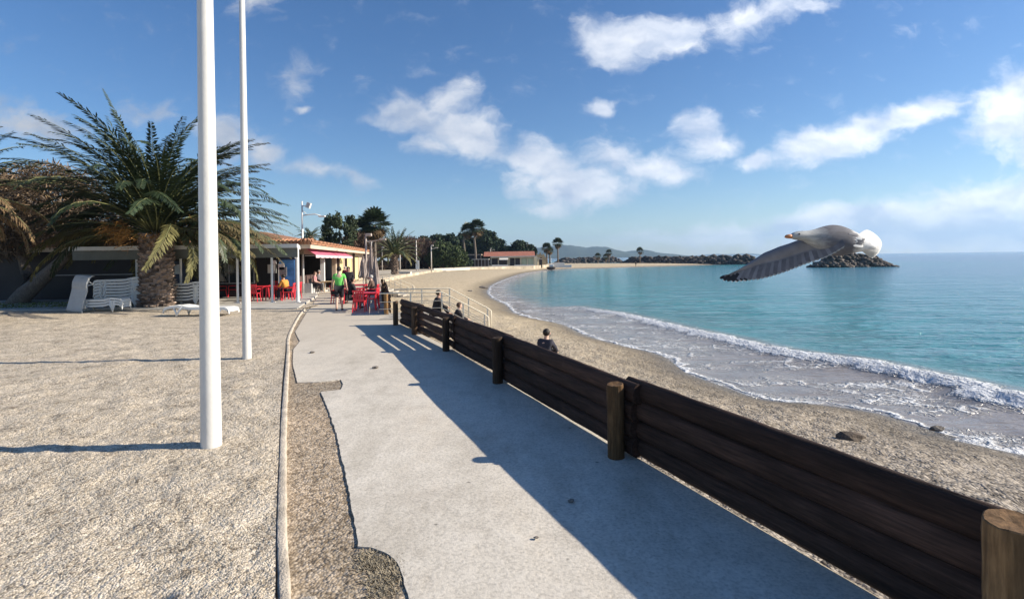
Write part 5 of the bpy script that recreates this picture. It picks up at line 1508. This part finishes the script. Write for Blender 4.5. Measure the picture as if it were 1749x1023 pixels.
# folded parasols
m_para = mat('faded_parasol', (.30, .25, .225), .9, .2, 5, .5, 20)
def parasol(px, Y, py_top, lab, r=.20, zc=.9, lean=0.0):
    p = at_depth(px, Y); h = Wp(px, py_top, Y).z
    root = empty('parasol', (p.x, p.y, .02)); tag(root, lab, 'parasol', 'folded parasols on the seaside deck'); root.rotation_euler = (0, lean, 0)
    mb = MB(); mb.tube([(0, 0, 0), (0, 0, h)], .03, 8); mb.build('pole', m_grey, root)
    mb = MB(); n = 18; V = []; zs = [zc, zc + .15, zc + .5, zc + 1.0, h - .25, h - .02]; rs = [r * .95, r * 1.15, r * .8, r * .62, r * .4, .04]
    for j, (z, q) in enumerate(zip(zs, rs)):
        for k in range(n):
            a = 2 * PI * k / n; w = q * (1 + .28 * math.cos(6 * a + j * .3)); V.append((w * math.cos(a), w * math.sin(a), z - .06 * (k % 3 == 0)))
    mb.add(V, [(j * n + k, j * n + (k + 1) % n, (j + 1) * n + (k + 1) % n, (j + 1) * n + k) for j in range(len(zs) - 1) for k in range(n)] + [tuple(reversed(range(n)))])
    mb.build('canopy', m_para, root); mb = MB(); mb.tube([(0, 0, 0), (0, 0, .08)], [.26, .2], 12); mb.build('foot', m_grey, root)
parasol(634, 31, 420, 'tallest folded brown parasol by the weathered lamp post', .22, 1.0)
parasol(641, 27, 440, 'folded pale parasol nearest the beach steps', .22, .7)
parasol(620, 33, 438, 'folded parasol with a pale top left of the weathered lamp post', .24, 1.0)
parasol(630, 36, 436, 'folded parasol half hidden behind the weathered lamp post', .2, 1.0)
# ================================================================== PEOPLE
def skin_mesh(name, J, E, parent, m, sub=1, root=None):
    """one continuous surface grown round a skeleton: J name -> (xyz, radius or (rx, ry))"""
    keys = list(J); ix = {k: i for i, k in enumerate(keys)}
    me = bpy.data.meshes.new(name)
    me.from_pydata([J[k][0] for k in keys], [(ix[a], ix[b_]) for a, b_ in E], [])
    me.materials.append(m)
    o = bpy.data.objects.new(name, me); COL.objects.link(o); o.parent = parent
    sk = o.modifiers.new('skin', 'SKIN'); sk.use_smooth_shade = True
    lay = me.skin_vertices[0] if me.skin_vertices else None
    if lay is None:
        bm = bmesh.new(); bm.from_mesh(me); bm.verts.layers.skin.verify(); bm.to_mesh(me); bm.free(); lay = me.skin_vertices[0]
    for k in keys:
        r = J[k][1]; lay.data[ix[k]].radius = (r, r) if isinstance(r, (int, float)) else r
        lay.data[ix[k]].use_root = (k == (root or keys[0]))
    ss = o.modifiers.new('smooth', 'SUBSURF'); ss.levels = sub; ss.render_levels = sub
    return o
SKINS = [mat('skin_tan', (.46, .27, .19), .6, .08, 8), mat('skin_fair', (.58, .38, .29), .6, .08, 8)]
def cloth(n, c, var=.2): return mat('cloth_' + n, c, .9, var, 9, .3, 60)

def person(loc, face, label, pose='stand', top=None, bottom=None, hair=None, shoes=None, skin=0, short_sleeve=False, shorts=False, scale=1.0, lean=0.0, arms='side', hood=False, seat=.45, knees=None, hair_long=False, head_turn=0.0):
    root = empty('person', loc, face); root.scale = (scale,) * 3
    tag(root, label, 'person')
    V = Vector
    S = pose == 'sit'
    J = {}
    py = 0.0
    zp = (seat + .10) if S else .95
    pel = V((0, 0, zp))
    def up(d, l=lean): return pel + V((0, math.sin(l) * d, math.cos(l) * d))
    wa, ch, nk = up(.16), up(.36), up(.54)
    hb, hc, ht = up(.60, lean * .9) + V((0, .015, 0)), up(.69, lean * .8) + V((0, .03, 0)), up(.78, lean * .8) + V((0, .02, 0))
    J['pelvis'] = (pel, (.165, .125)); J['waist'] = (wa, (.145, .105)); J['chest'] = (ch, (.17, .12)); J['neck'] = (nk, (.062, .06))
    J['jaw'] = (hb, (.062, .07)); J['head'] = (hc, (.078, .095)); J['crown'] = (ht, (.062, .075)); 
    fwd = V((math.sin(head_turn), math.cos(head_turn), 0))
    J['nose'] = (hc + fwd * .105 + V((0, 0, -.02)), .016)
    E = [('pelvis', 'waist'), ('waist', 'chest'), ('chest', 'neck'), ('neck', 'jaw'), ('jaw', 'head'), ('head', 'crown'), ('head', 'nose')]
    for sd, sx in (('l', -1), ('r', 1)):
        sh = up(.47) + V((sx * .185, -.01, 0)); J['sh' + sd] = (sh, .062)
        if arms == 'side': el, wr = sh + V((sx * .055, -.05, -.28)), sh + V((sx * .075, .05 + .06 * sx, -.52))
        elif arms == 'swing': el, wr = sh + V((sx * .07, -.08 * sx - .03, -.27)), sh + V((sx * .10, .07 - .10 * sx, -.49))
        elif arms == 'table': el, wr = sh + V((sx * .07, .10, -.26)), sh + V((-sx * .03, .33, -.27))
        elif arms == 'lap': el, wr = sh + V((sx * .06, .03, -.28)), sh + V((-sx * .05, .24, -.36))
        elif arms == 'knees': el, wr = sh + V((sx * .06, .14, -.22)), sh + V((-sx * .05, .36, -.30))
        elif arms == 'carry': el, wr = sh + V((sx * .06, -.02, -.28)), sh + V((-sx * .02, .20, -.36))
        J['el' + sd] = (el, .043); J['wr' + sd] = (wr, (.028, .030))
        E += [('chest', 'sh' + sd), ('sh' + sd, 'el' + sd), ('el' + sd, 'wr' + sd)]
        hd = (wr - el).normalized(); pm = wr + hd * .07; J['pm' + sd] = (pm, (.036, .020)); E.append(('wr' + sd, 'pm' + sd))
        ac = V((1, 0, 0)) if abs(hd.x) < .8 else V((0, 1, 0))
        for k in range(4):
            q = pm + ac * (-.027 + .018 * k) + hd * .035; q2 = q + hd * (.045 - .006 * abs(k - 1.4)) + V((0, .012, -.012 if abs(hd.z) < .6 else 0))
            J['f%s%d' % (sd, k)] = (q, .0095); J['g%s%d' % (sd, k)] = (q2, .008); E += [('pm' + sd, 'f%s%d' % (sd, k)), ('f%s%d' % (sd, k), 'g%s%d' % (sd, k))]
        th = wr + hd * .045 + ac * (-sx * .045) + V((0, .01, 0)); J['th' + sd] = (th, .010); E.append(('wr' + sd, 'th' + sd))
        hp = pel + V((sx * .09, 0, -.03)); J['hip' + sd] = (hp, .098)
        if S:
            if knees == 'up': kn = hp + V((sx * .03, .34, .26)); an = kn + V((0, .16, -zp * .0 - .40)); an.z = .08
            else: kn = hp + V((sx * .06, .42, .0)); an = V((kn.x + sx * .01, kn.y - .02, .08))
        elif arms == 'swing': kn = hp + V((0, .09 * sx + .02, -.43)); an = kn + V((0, -.12 + .07 * sx, -.40)); an.z = .09 if sx > 0 else .11
        else: kn = hp + V((sx * .01, .02, -.43)); an = kn + V((0, -.02, -.40)); an.z = .09
        J['kn' + sd] = (kn, .062); cf = kn.lerp(an, .35) + V((0, -.02, 0)); J['cf' + sd] = (cf, .058); J['an' + sd] = (an, .038); to = an + V((sx * .015, .15, -.045)); J['to' + sd] = (to, (.036, .028))
        E += [('pelvis', 'hip' + sd), ('hip' + sd, 'kn' + sd), ('kn' + sd, 'cf' + sd), ('cf' + sd, 'an' + sd), ('an' + sd, 'to' + sd)]
    skin_mesh('body', J, E, root, SKINS[skin], 1, 'pelvis')
    def sub(keys, k, name, m, over=None):
        JJ = {}
        for q in keys:
            r = J[q][1]; r = (r * k, r * k) if isinstance(r, (int, float)) else (r[0] * k, r[1] * k); JJ[q] = (J[q][0], r)
        if over: JJ.update(over)
        kk = list(JJ); EE = [(a, b_) for a, b_ in E if a in JJ and b_ in JJ]
        ex = [(a, b_) for a, b_ in (over_e or []) if a in JJ and b_ in JJ]
        return skin_mesh(name, JJ, EE + ex, root, m, 1, kk[0])
    over_e = []
    hem = pel + V((0, 0, -.02 if not S else .02))
    sl = {}
    for sd in 'lr':
        a, b_ = J['sh' + sd][0], J['el' + sd][0]
        sl['sv' + sd] = (a.lerp(b_, .62), .066)
        over_e.append(('sh' + sd, 'sv' + sd))
    cq = nk - V((0, 0, .015)); ov = {'pelvis': (hem, (.185, .145)), 'collar': (cq, (.088, .082))}; over_e.append(('chest', 'collar'))
    if short_sleeve:
        ov.update(sl)
        for q_ in ('waist', 'chest'): ov[q_] = (J[q_][0], (J[q_][1][0] * 1.22, J[q_][1][1] * 1.34))
        sub(['pelvis', 'waist', 'chest', 'shl', 'shr'], 1.14, 'shirt', top, ov)
    else:
        for q_ in ('waist', 'chest'): ov[q_] = (J[q_][0], (J[q_][1][0] * 1.34, J[q_][1][1] * 1.5))
        for q_ in ('shl', 'shr'): ov[q_] = (J[q_][0], .092)
        sub(['pelvis', 'waist', 'chest', 'shl', 'shr', 'ell', 'elr', 'wrl', 'wrr'], 1.24, 'jacket', top, ov)
    over_e = []
    if shorts:
        ov = {}
        for sd in 'lr':
            ov['sc' + sd] = (J['hip' + sd][0].lerp(J['kn' + sd][0], .96), .088); over_e.append(('hip' + sd, 'sc' + sd))
        sub(['pelvis', 'hipl', 'hipr'], 1.12, 'shorts', bottom, ov)
    else: sub(['pelvis', 'hipl', 'hipr', 'knl', 'knr', 'cfl', 'cfr', 'anl', 'anr'], 1.16, 'trousers', bottom)
    over_e = []
    for sd in 'lr': skin_mesh('shoe', {'a': (J['an' + sd][0] - V((0, .03, .035)), (.045, .045)), 'b': (J['to' + sd][0], (.048, .038))}, [('a', 'b')], root, shoes, 1, 'a')
    mb = MB(); h0 = hc + V((0, -.018, .028)) - fwd * .01; mb.ball(h0, .105, 14, 10, sc=(.92, 1.0, .98))
    if hair_long: mb.ball(hc + V((0, -.075, -.07)), .10, 10, 8, sc=(.85, .55, 1.5))
    hm_ = mb.build('hood' if hood else 'hair', hair, root, smooth=True)
    # hair ends at the brow
    bm = bmesh.new(); bm.from_mesh(hm_.data)
    kill = [v for v in bm.verts if (v.co - hc).dot(fwd) > .045 and v.co.z < hc.z + .055]
    bmesh.ops.delete(bm, geom=kill, context='VERTS'); bm.to_mesh(hm_.data); bm.free()
    sv = V((fwd.y, -fwd.x, 0))
    for s_ in (-1, 1):
        mb = MB(); mb.ball(hc + fwd * .082 + sv * s_ * .032 + V((0, 0, .012)), .013, 6, 4); mb.build('eye', m_dark, root)
        mb = MB(); mb.ball(hc + sv * s_ * .088 + V((0, 0, -.008)), .03, 6, 5, sc=(.4, .8, 1.2)); mb.build('ear', SKINS[skin], root)
    mb = MB(); mb.ball(hc + fwd * .088 + V((0, 0, -.052)), .02, 6, 4, sc=(1.2, .5, .3)); mb.build('mouth', mat('lips', (.32, .12, .10), .5, .1, 5), root)
    return root
BLK, NAV, GRY = cloth('black', (.022, .020, .024)), cloth('navy', (.03, .035, .065)), cloth('grey', (.20, .19, .20))
GRN, YEL, MAR = cloth('green', (.16, .58, .12), .12), cloth('mustard', (.62, .26, .05), .15), cloth('maroon', (.20, .02, .045))
PNK, PLD, BRN = cloth('pink', (.50, .24, .24)), cloth('lilac_check', (.34, .27, .36), .5), cloth('brown', (.13, .08, .06))
HD, HG, HB = mat('dark_hair', (.018, .013, .010), .6, .3, 20), mat('grey_hair', (.42, .40, .38), .7, .2, 20), mat('brown_hair', (.09, .05, .03), .6, .3, 20)
SHO, SHW = mat('black_shoe', (.02, .02, .02), .5, .2, 5), mat('white_shoe', (.6, .58, .56), .6, .1, 5)

p = G(580, 531, .022)
man = person(p, rad(14), 'person in a bright green t-shirt and dark shorts walking away along the path', 'stand', GRN, BLK, HD, SHO, 1, True, True, 1.045, arms='swing', lean=.03)
p = G(596, 512, .022)
person(p, rad(190), 'person dressed all in black standing right of the green t-shirt walker', 'stand', BLK, BLK, HD, SHO, 0, scale=1.0, arms='carry', hair_long=True)
p = G(566, 500, .022)
person((p.x - .2, p.y + 3.5, .022), rad(175), 'person in a maroon top standing behind the straw coloured table', 'stand', MAR, BLK, HG, SHO, 1, scale=.95, arms='carry')
def sitter(p, face, label, z=.0, seat=.45, **k): return person((p.x, p.y, z), face, label, 'sit', seat=seat, **k)
sitter(G(538, 500, .1), rad(-80), 'person in a pink top and dark trousers sitting side on by the light mast', .1, top=PNK, bottom=BLK, hair=HB, shoes=SHW, skin=1, arms='lap', short_sleeve=True)
sitter(G(545, 494, .1), rad(-96), 'second seated person in a grey top behind the one in pink', .1, top=GRY, bottom=BLK, hair=HG, shoes=SHO, skin=1, arms='lap')
sitter(G(491, 513, .1) + Vector((-.05, 0, 0)), rad(75), 'person in a mustard yellow jacket bent over a red terrace table', .1, top=YEL, bottom=BLK, hair=HD, shoes=SHW, skin=0, arms='table', lean=.30)
p = G(470, 503, .1); person((p.x, p.y, .1), rad(185), 'person in a lilac check shirt with grey hair standing behind the terrace tables', 'stand', PLD, NAV, HG, SHO, 1, arms='carry', scale=.95)
sitter(G(444, 503, .1), rad(180), 'person in black with brown hair seated at the terrace, just right of the thin flagpole', .1, top=BLK, bottom=BLK, hair=HB, shoes=SHO, skin=1, arms='table')
sitter(G(452, 502, .1), rad(175), 'grey haired person in black seated facing us left of the white canopy post', .1, top=BLK, bottom=BLK, hair=HG, shoes=SHO, skin=1, arms='table')
sitter(G(499, 506, .1), rad(130), 'person in a dark coat seated facing us at the right of the terrace', .1, top=NAV, bottom=BLK, hair=HB, shoes=SHO, skin=1, arms='table')
sitter(Vector((-7.1, 22.4, .02)), rad(-60), 'person in black seated at the deck table right of the walker', .022, top=BLK, bottom=BLK, hair=HD, shoes=SHO, skin=0, arms='table', lean=.2)
sitter(Vector((-7.0, 25.6, .02)), rad(92), 'person in a brown top seated by the dark timber fence on the deck', .022, top=BRN, bottom=NAV, hair=HG, shoes=SHO, skin=1, arms='table', lean=.1)
sitter(Vector((-8.6, 25.0, .02)), rad(-88), 'person in grey seated on the path side of the second deck table', .022, top=GRY, bottom=BLK, hair=HB, shoes=SHO, skin=0, arms='table', lean=.15)
sitter(Vector((-9.5, 29.0, .02)), rad(-85), 'person in a pink pullover seated at the far deck table', .022, top=PNK, bottom=BLK, hair=HG, shoes=SHO, skin=1, arms='table')
# on and below the beach steps
person((-2.85, 18.75, .035), rad(-70), 'person in black with hood up sitting at the top of the beach steps', 'sit', BLK, BLK, HD, SHO, 0, arms='knees', hood=True, seat=.05, knees='up', lean=.25, scale=1.0)
person((-2.10, 18.55, -.36), rad(-75), 'person in black sitting lower down on the beach steps by the rail', 'sit', BLK, NAV, HB, SHW, 1, arms='knees', seat=.05, knees='up', lean=.3, scale=.95)
q = Wp(929, 580, 13.7)
person((q.x, q.y, hz(q.x, q.y) - .02), rad(-35), 'person in a dark quilted jacket sitting on the pebble beach behind the fence', 'sit', cloth('quilted_navy', (.04, .04, .055)), BLK, HD, SHO, 1, arms='knees', seat=.02, knees='up', lean=.22, head_turn=-.6)
# specks of people on the far sand
for (px, py, lab, tp) in ((1086, 452, 'tiny dark figure walking on the sand spit', BLK), (793, 459, 'small dark figure sitting low on the far beach', NAV), (880, 456.5, 'tiny seated figure on the sand below the far cafe', BRN), (733, 464, 'small dark figure crouched at the foot of the promenade lamp', BLK)):
    a_, b_ = ray(px, py); Y = (-.55 - EYE) / b_; x = a_ * Y
    person((x, Y, hz(x, Y)), rad(60), lab, 'stand' if px > 1000 else 'sit', tp, BLK, HD, SHO, 0, arms='side' if px > 1000 else 'knees', seat=.05 if px < 1000 else .45, knees='up')
# ================================================================== THE GULL
m_gm, t, b = new_mat('gull_grey')
tc = t.new('ShaderNodeTexCoord').outputs['Object']
c = t.ramp(t.noise(t.mapping(tc, scale=(1, 1, 1)), 18, 4), [(.3, (.15, .15, .165)), (.7, (.21, .21, .23))])
ri = t.new('ShaderNodeNewGeometry').outputs['Random Per Island']
hs = t.new('ShaderNodeHueSaturation'); t.to(c, hs.inputs['Color']); t.to(t.math('MULTIPLY_ADD', ri, .4, .8), hs.inputs['Value']); t.to(hs.outputs[0], b.inputs['Base Color']); b.inputs['Roughness'].default_value = .8
m_gbody, t, b = new_mat('gull_plumage')
tc = t.new('ShaderNodeTexCoord').outputs['Object']; sx_ = t.new('ShaderNodeSeparateXYZ'); t.to(tc, sx_.inputs[0])
gf = t.math('ADD', t.math('MULTIPLY_ADD', sx_.outputs[0], 2.0, .5), t.math('MULTIPLY', t.math('SUBTRACT', t.noise(t.mapping(tc, scale=(.5, 1, 1)), 45, 4, .7), .5), .22))
c = t.ramp(gf, [(.24, (.40, .41, .40)), (.38, (.15, .15, .168)), (.62, (.13, .13, .148)), (.74, (.80, .80, .79))])
c = t.mix(1.0, c, t.ramp(t.noise(t.mapping(tc, scale=(.35, 1, 1)), 70, 4, .7), [(.3, .72), (.6, 1.08)]), 'MULTIPLY')
t.to(c, b.inputs['Base Color']); b.inputs['Roughness'].default_value = .85
m_gdk = mat('gull_dark_vane', (.125, .125, .14), .8, .2, 30)
m_gblk = mat('gull_black_tip', (.018, .017, .020), .6, .2, 20)
m_gwht = mat('gull_white', (.80, .80, .79), .75, .05, 12, trans=.2)
m_ghead = mat('gull_pale_grey', (.36, .37, .36), .8, .12, 20)
m_gbill = mat('gull_bill', (.46, .19, .08), .5, .2, 20)
YB = 3.0
g0 = Wp(1425, 412, YB * .86)
gull = empty('gull', g0); tag(gull, 'flying gull with its grey wing swept down and a bright white tail', 'gull')
KD = .86                # how near the bird passes
def gp(px, py, Y): return Wp(px, py, Y * KD) - g0
# body: rings along the spine from bill base to rump; materials: head pale, back grey, rump white
spine = [((1350, 404.5, 2.93), .010, .009), ((1357, 403, 2.94), .021, .020), ((1366, 402.5, 2.95), .026, .024), ((1378, 403.5, 2.96), .028, .027), ((1390, 407, 2.97), .042, .046), ((1404, 409, 2.98), .060, .066),
         ((1420, 410, 3.0), .072, .082), ((1436, 412, 3.0), .070, .078), ((1452, 414, 3.0), .058, .062), ((1468, 416, 3.0), .042, .044), ((1484, 420, 3.0), .030, .028), ((1494, 422, 3.0), .012, .012)]
P = [gp(*s[0]) for s in spine]; n = 16; V, Fs, mi = [], [], []
for i, (p, s) in enumerate(zip(P, spine)):
    d = (P[min(i + 1, len(P) - 1)] - P[max(i - 1, 0)]).normalized(); sd = d.cross(Vector((0, 0, 1))).normalized(); up_ = sd.cross(d)
    for k in range(n):
        a = 2 * PI * k / n; V.append(tuple(p + sd * s[1] * math.cos(a) + up_ * s[2] * math.sin(a)))
for i in range(len(P) - 1):
    for k in range(n):
        k2 = (k + 1) % n; Fs.append((i * n + k, i * n + k2, (i + 1) * n + k2, (i + 1) * n + k)); mi.append(0 if i < 4 else (1 if i < 8 else 2))
mb = MB(); mb.add(V, Fs); mb.mi = mi
mb.add([V[k] for k in range(n)], [tuple(reversed(range(n)))], 0)
mb.mi = [0] * len(mb.mi)
body = mb.build('body', [m_gbody], gull, smooth=True, merge=True)
ssb = body.modifiers.new('s', 'SUBSURF'); ssb.levels = 1; ssb.render_levels = 2
mb = MB(); mb.tube([gp(1353, 404, 2.935), gp(1347, 404, 2.93), gp(1342.5, 404.3, 2.928), gp(1340.5, 405.5, 2.927)], [.011, .0105, .008, .003], 8); mb.build('bill', m_gbill, gull, smooth=True)
for dy in (-.022, .022):
    mb = MB(); mb.ball(gp(1361, 401.5, 2.945) + Vector((0, dy, .004)), .0045, 8, 6); mb.build('eye', m_gblk, gull)
def feather(mb, a, b_, w, nrm, mis, curve=.0, tipr=.5):
    """a slightly domed blade with a midrib from a to b"""
    a, b_ = Vector(a), Vector(b_); d = b_ - a; L = d.length; d.normalize(); s = d.cross(nrm).normalized(); nn = s.cross(d).normalized()
    st = [(0, .55), (.2, .8), (.45, 1), (.7, 1.0), (.86, .86), (.95, .55), (1, .14)]
    base = len(mb.v)
    for side, th in ((1, .0022), (-1, -.0022)):
        for f, q in st:
            c_ = a + d * (L * f) + nn * (curve * L * 4 * f * (1 - f))
            mb.v += [tuple(c_ - s * w * q * .5 - nn * .010 * w * 8 * .1 + nn * th * .3), tuple(c_ + nn * (.05 * w) + nn * th), tuple(c_ + s * w * q * .5 + nn * th * .3)]
    m_ = len(st)
    for blk in (0, 1):
        o_ = base + blk * m_ * 3
        for i in range(m_ - 1):
            for k in (0, 1):
                f_ = (o_ + i * 3 + k, o_ + i * 3 + k + 1, o_ + (i + 1) * 3 + k + 1, o_ + (i + 1) * 3 + k)
                mb.f.append(f_ if blk == 0 else tuple(reversed(f_))); mb.mi.append(mis[min(i, len(mis) - 1)])
# near wing: leading edge and where each feather ends, both in the place the bird holds them
def wing(name, lead, ends, depth_at):
    """arm and hand as one smooth tapering sheet, then the long flight feathers reaching out from under it"""
    lead3 = [gp(px, py, depth_at(px, py)) for px, py in lead]
    e3 = [gp(px, py, depth_at(px, py)) for px, py in ends]
    def along(pts, f):
        L = [0]
        for a, b_ in zip(pts[:-1], pts[1:]): L.append(L[-1] + (b_ - a).length)
        s = min(max(f, 0), 1) * L[-1]
        for i in range(len(L) - 1):
            if s <= L[i + 1] + 1e-9: return pts[i].lerp(pts[i + 1], (s - L[i]) / (L[i + 1] - L[i]))
        return pts[-1]
    nrm = (lead3[-1] - lead3[0]).cross(e3[len(e3) // 2] - lead3[0]).normalized()
    if nrm.y > 0: nrm = -nrm
    mb = MB(); N = 30
    lead_f = lambda f: (1.0 - .93 * f ** .72)                 # feathers fan: the outer ones spring from the hand
    for k in range(N):
        f = k / (N - 1); tip = along(e3, f); rt = along(lead3, lead_f(f) - .035)
        chord = (tip - rt).length
        a = rt.lerp(tip, .12) + nrm * (-.004 + .0016 * (k % 2) + .004 * f)
        w = np.interp(f, [0, .12, .3, 1], [.017, .024, .036, .046])
        mis = ([0, 0, 1, 1, 1, 2 if k in (1, 3) else 1] if k < 4 else [0, 0, 0, 0, 1, 2 if k < 7 else 1] if k < 7 else ([4, 4, 4, 4, 4, 3] if k % 2 else [0, 0, 0, 0, 0, 3]))
        feather(mb, a, tip, w, nrm, mis, curve=.02)
    # smooth coverts: a grid from the leading edge to a little past mid chord
    nu, nv = 40, 9; V = []
    for i in range(nu):
        f = i / (nu - 1); rt = along(lead3, lead_f(f)); tip = along(e3, f)
        reach = np.interp(f, [0, .2, .5, 1], [.22, .40, .52, .62]) + .012 * math.sin(i * 2.4)
        for j in range(nv):
            g = j / (nv - 1); p = rt.lerp(tip, g * reach)
            V.append(p + nrm * (.006 + .020 * math.sin(PI * min(1, g * .9 + .12)) * np.interp(f, [0, .5, 1], [.35, 1, 1.3])))
    for i in range(nu):
        for j in range(nv): V.append(V[i * nv + j] - nrm * .008)
    q = nu * nv; Fs = []
    for i in range(nu - 1):
        for j in range(nv - 1):
            a = i * nv + j; Fs.append((a, a + 1, a + nv + 1, a + nv)); Fs.append((q + a, q + a + nv, q + a + nv + 1, q + a + 1))
    for i in range(nu - 1):
        for j in (0, nv - 1):
            a = i * nv + j; Fs.append((a, a + nv, q + a + nv, q + a))
    mb.add(V, Fs, 0)
    return mb.build(name, [m_gm, m_gblk, m_gwht, m_ghead, m_gdk], gull, smooth=True)
lead = [(1420, 396), (1402, 399), (1384, 404), (1366, 410.5), (1347, 417.5), (1331, 422.5), (1318, 428), (1305, 433), (1290, 443), (1275, 453), (1258, 463), (1240, 472)]
ends = [(1229.5, 475.5), (1234, 479), (1245, 481), (1254, 482), (1262, 480.5), (1272, 480.5), (1281, 478.5), (1291, 478.5), (1300, 476.5), (1313, 473.5), (1328, 469), (1344, 463.5), (1360, 457.5), (1377, 451), (1392, 446.5), (1408, 441.5), (1424, 434), (1440, 424)]
wing('wing', lead, ends, lambda px, py: 2.95 + .30 * (1425 - px) / 195 - .08 * (py - 400) / 80)
lead2 = [(1408, 402), (1395, 408), (1378, 415), (1362, 421), (1346, 427), (1334, 434), (1322, 442), (1312, 449), (1304, 454)]
ends2 = [(1303, 455), (1310, 457), (1318, 458), (1328, 457), (1340, 455), (1352, 451), (1364, 446), (1376, 440), (1388, 436), (1400, 431), (1414, 426)]
wing('wing', lead2, ends2, lambda px, py: 3.10 + .70 * (1408 - px) / 104)
# fanned white tail
mb = MB(); r0 = gp(1462, 415, 3.0)
for k in range(14):
    f = k / 13; tip = gp(1478 + 29 * math.sin(PI * (.10 + .72 * f)) ** .8 - 4 * f, 398 + 38 * f, 3.13 + .10 * (f - .5))
    feather(mb, r0.lerp(tip, .05), tip, .062, Vector((.1, -1, .25)), [0], curve=.02)
mb.build('tail', m_gwht, gull, smooth=True)
# rump plumes where grey back meets white tail
mb = MB(); rr = random.Random(9)
for k in range(26):
    x = rr.uniform(1446, 1462); y = np.interp(x, [1446, 1462], [398, 407]) + rr.uniform(0, 16)
    p = gp(x, y, 2.93 + rr.uniform(0, .01)); q = gp(x + rr.uniform(12, 20), y + rr.uniform(1, 7), 2.945)
    feather(mb, p, q, rr.uniform(.014, .022), Vector((0, -1, .35)), [1 if k % 3 == 0 else 0], curve=.03)
mb.build('rump_plumes', [m_gm, m_gwht], gull, smooth=True)
# ------------------------------------------------------------------ sea air: one even box of pale haze, sky outside
mb = MB(); mb.box((0, 3500, 150), (18000, 9000, 312))
m_hz = bpy.data.materials.new('sea_haze'); m_hz.use_nodes = True
ht = NT(m_hz.node_tree); ht.n.clear()
pv = ht.new('ShaderNodeVolumePrincipled'); pv.inputs['Color'].default_value = (.46, .70, 1.0, 1); pv.inputs['Density'].default_value = .00015; pv.inputs['Anisotropy'].default_value = .2
ho = ht.new('ShaderNodeOutputMaterial'); ht.to(pv.outputs[0], ho.inputs['Volume'])
hazeo = mb.build('haze', m_hz); tag(hazeo, 'thin pale sea haze over the bay', 'haze', kind='stuff')
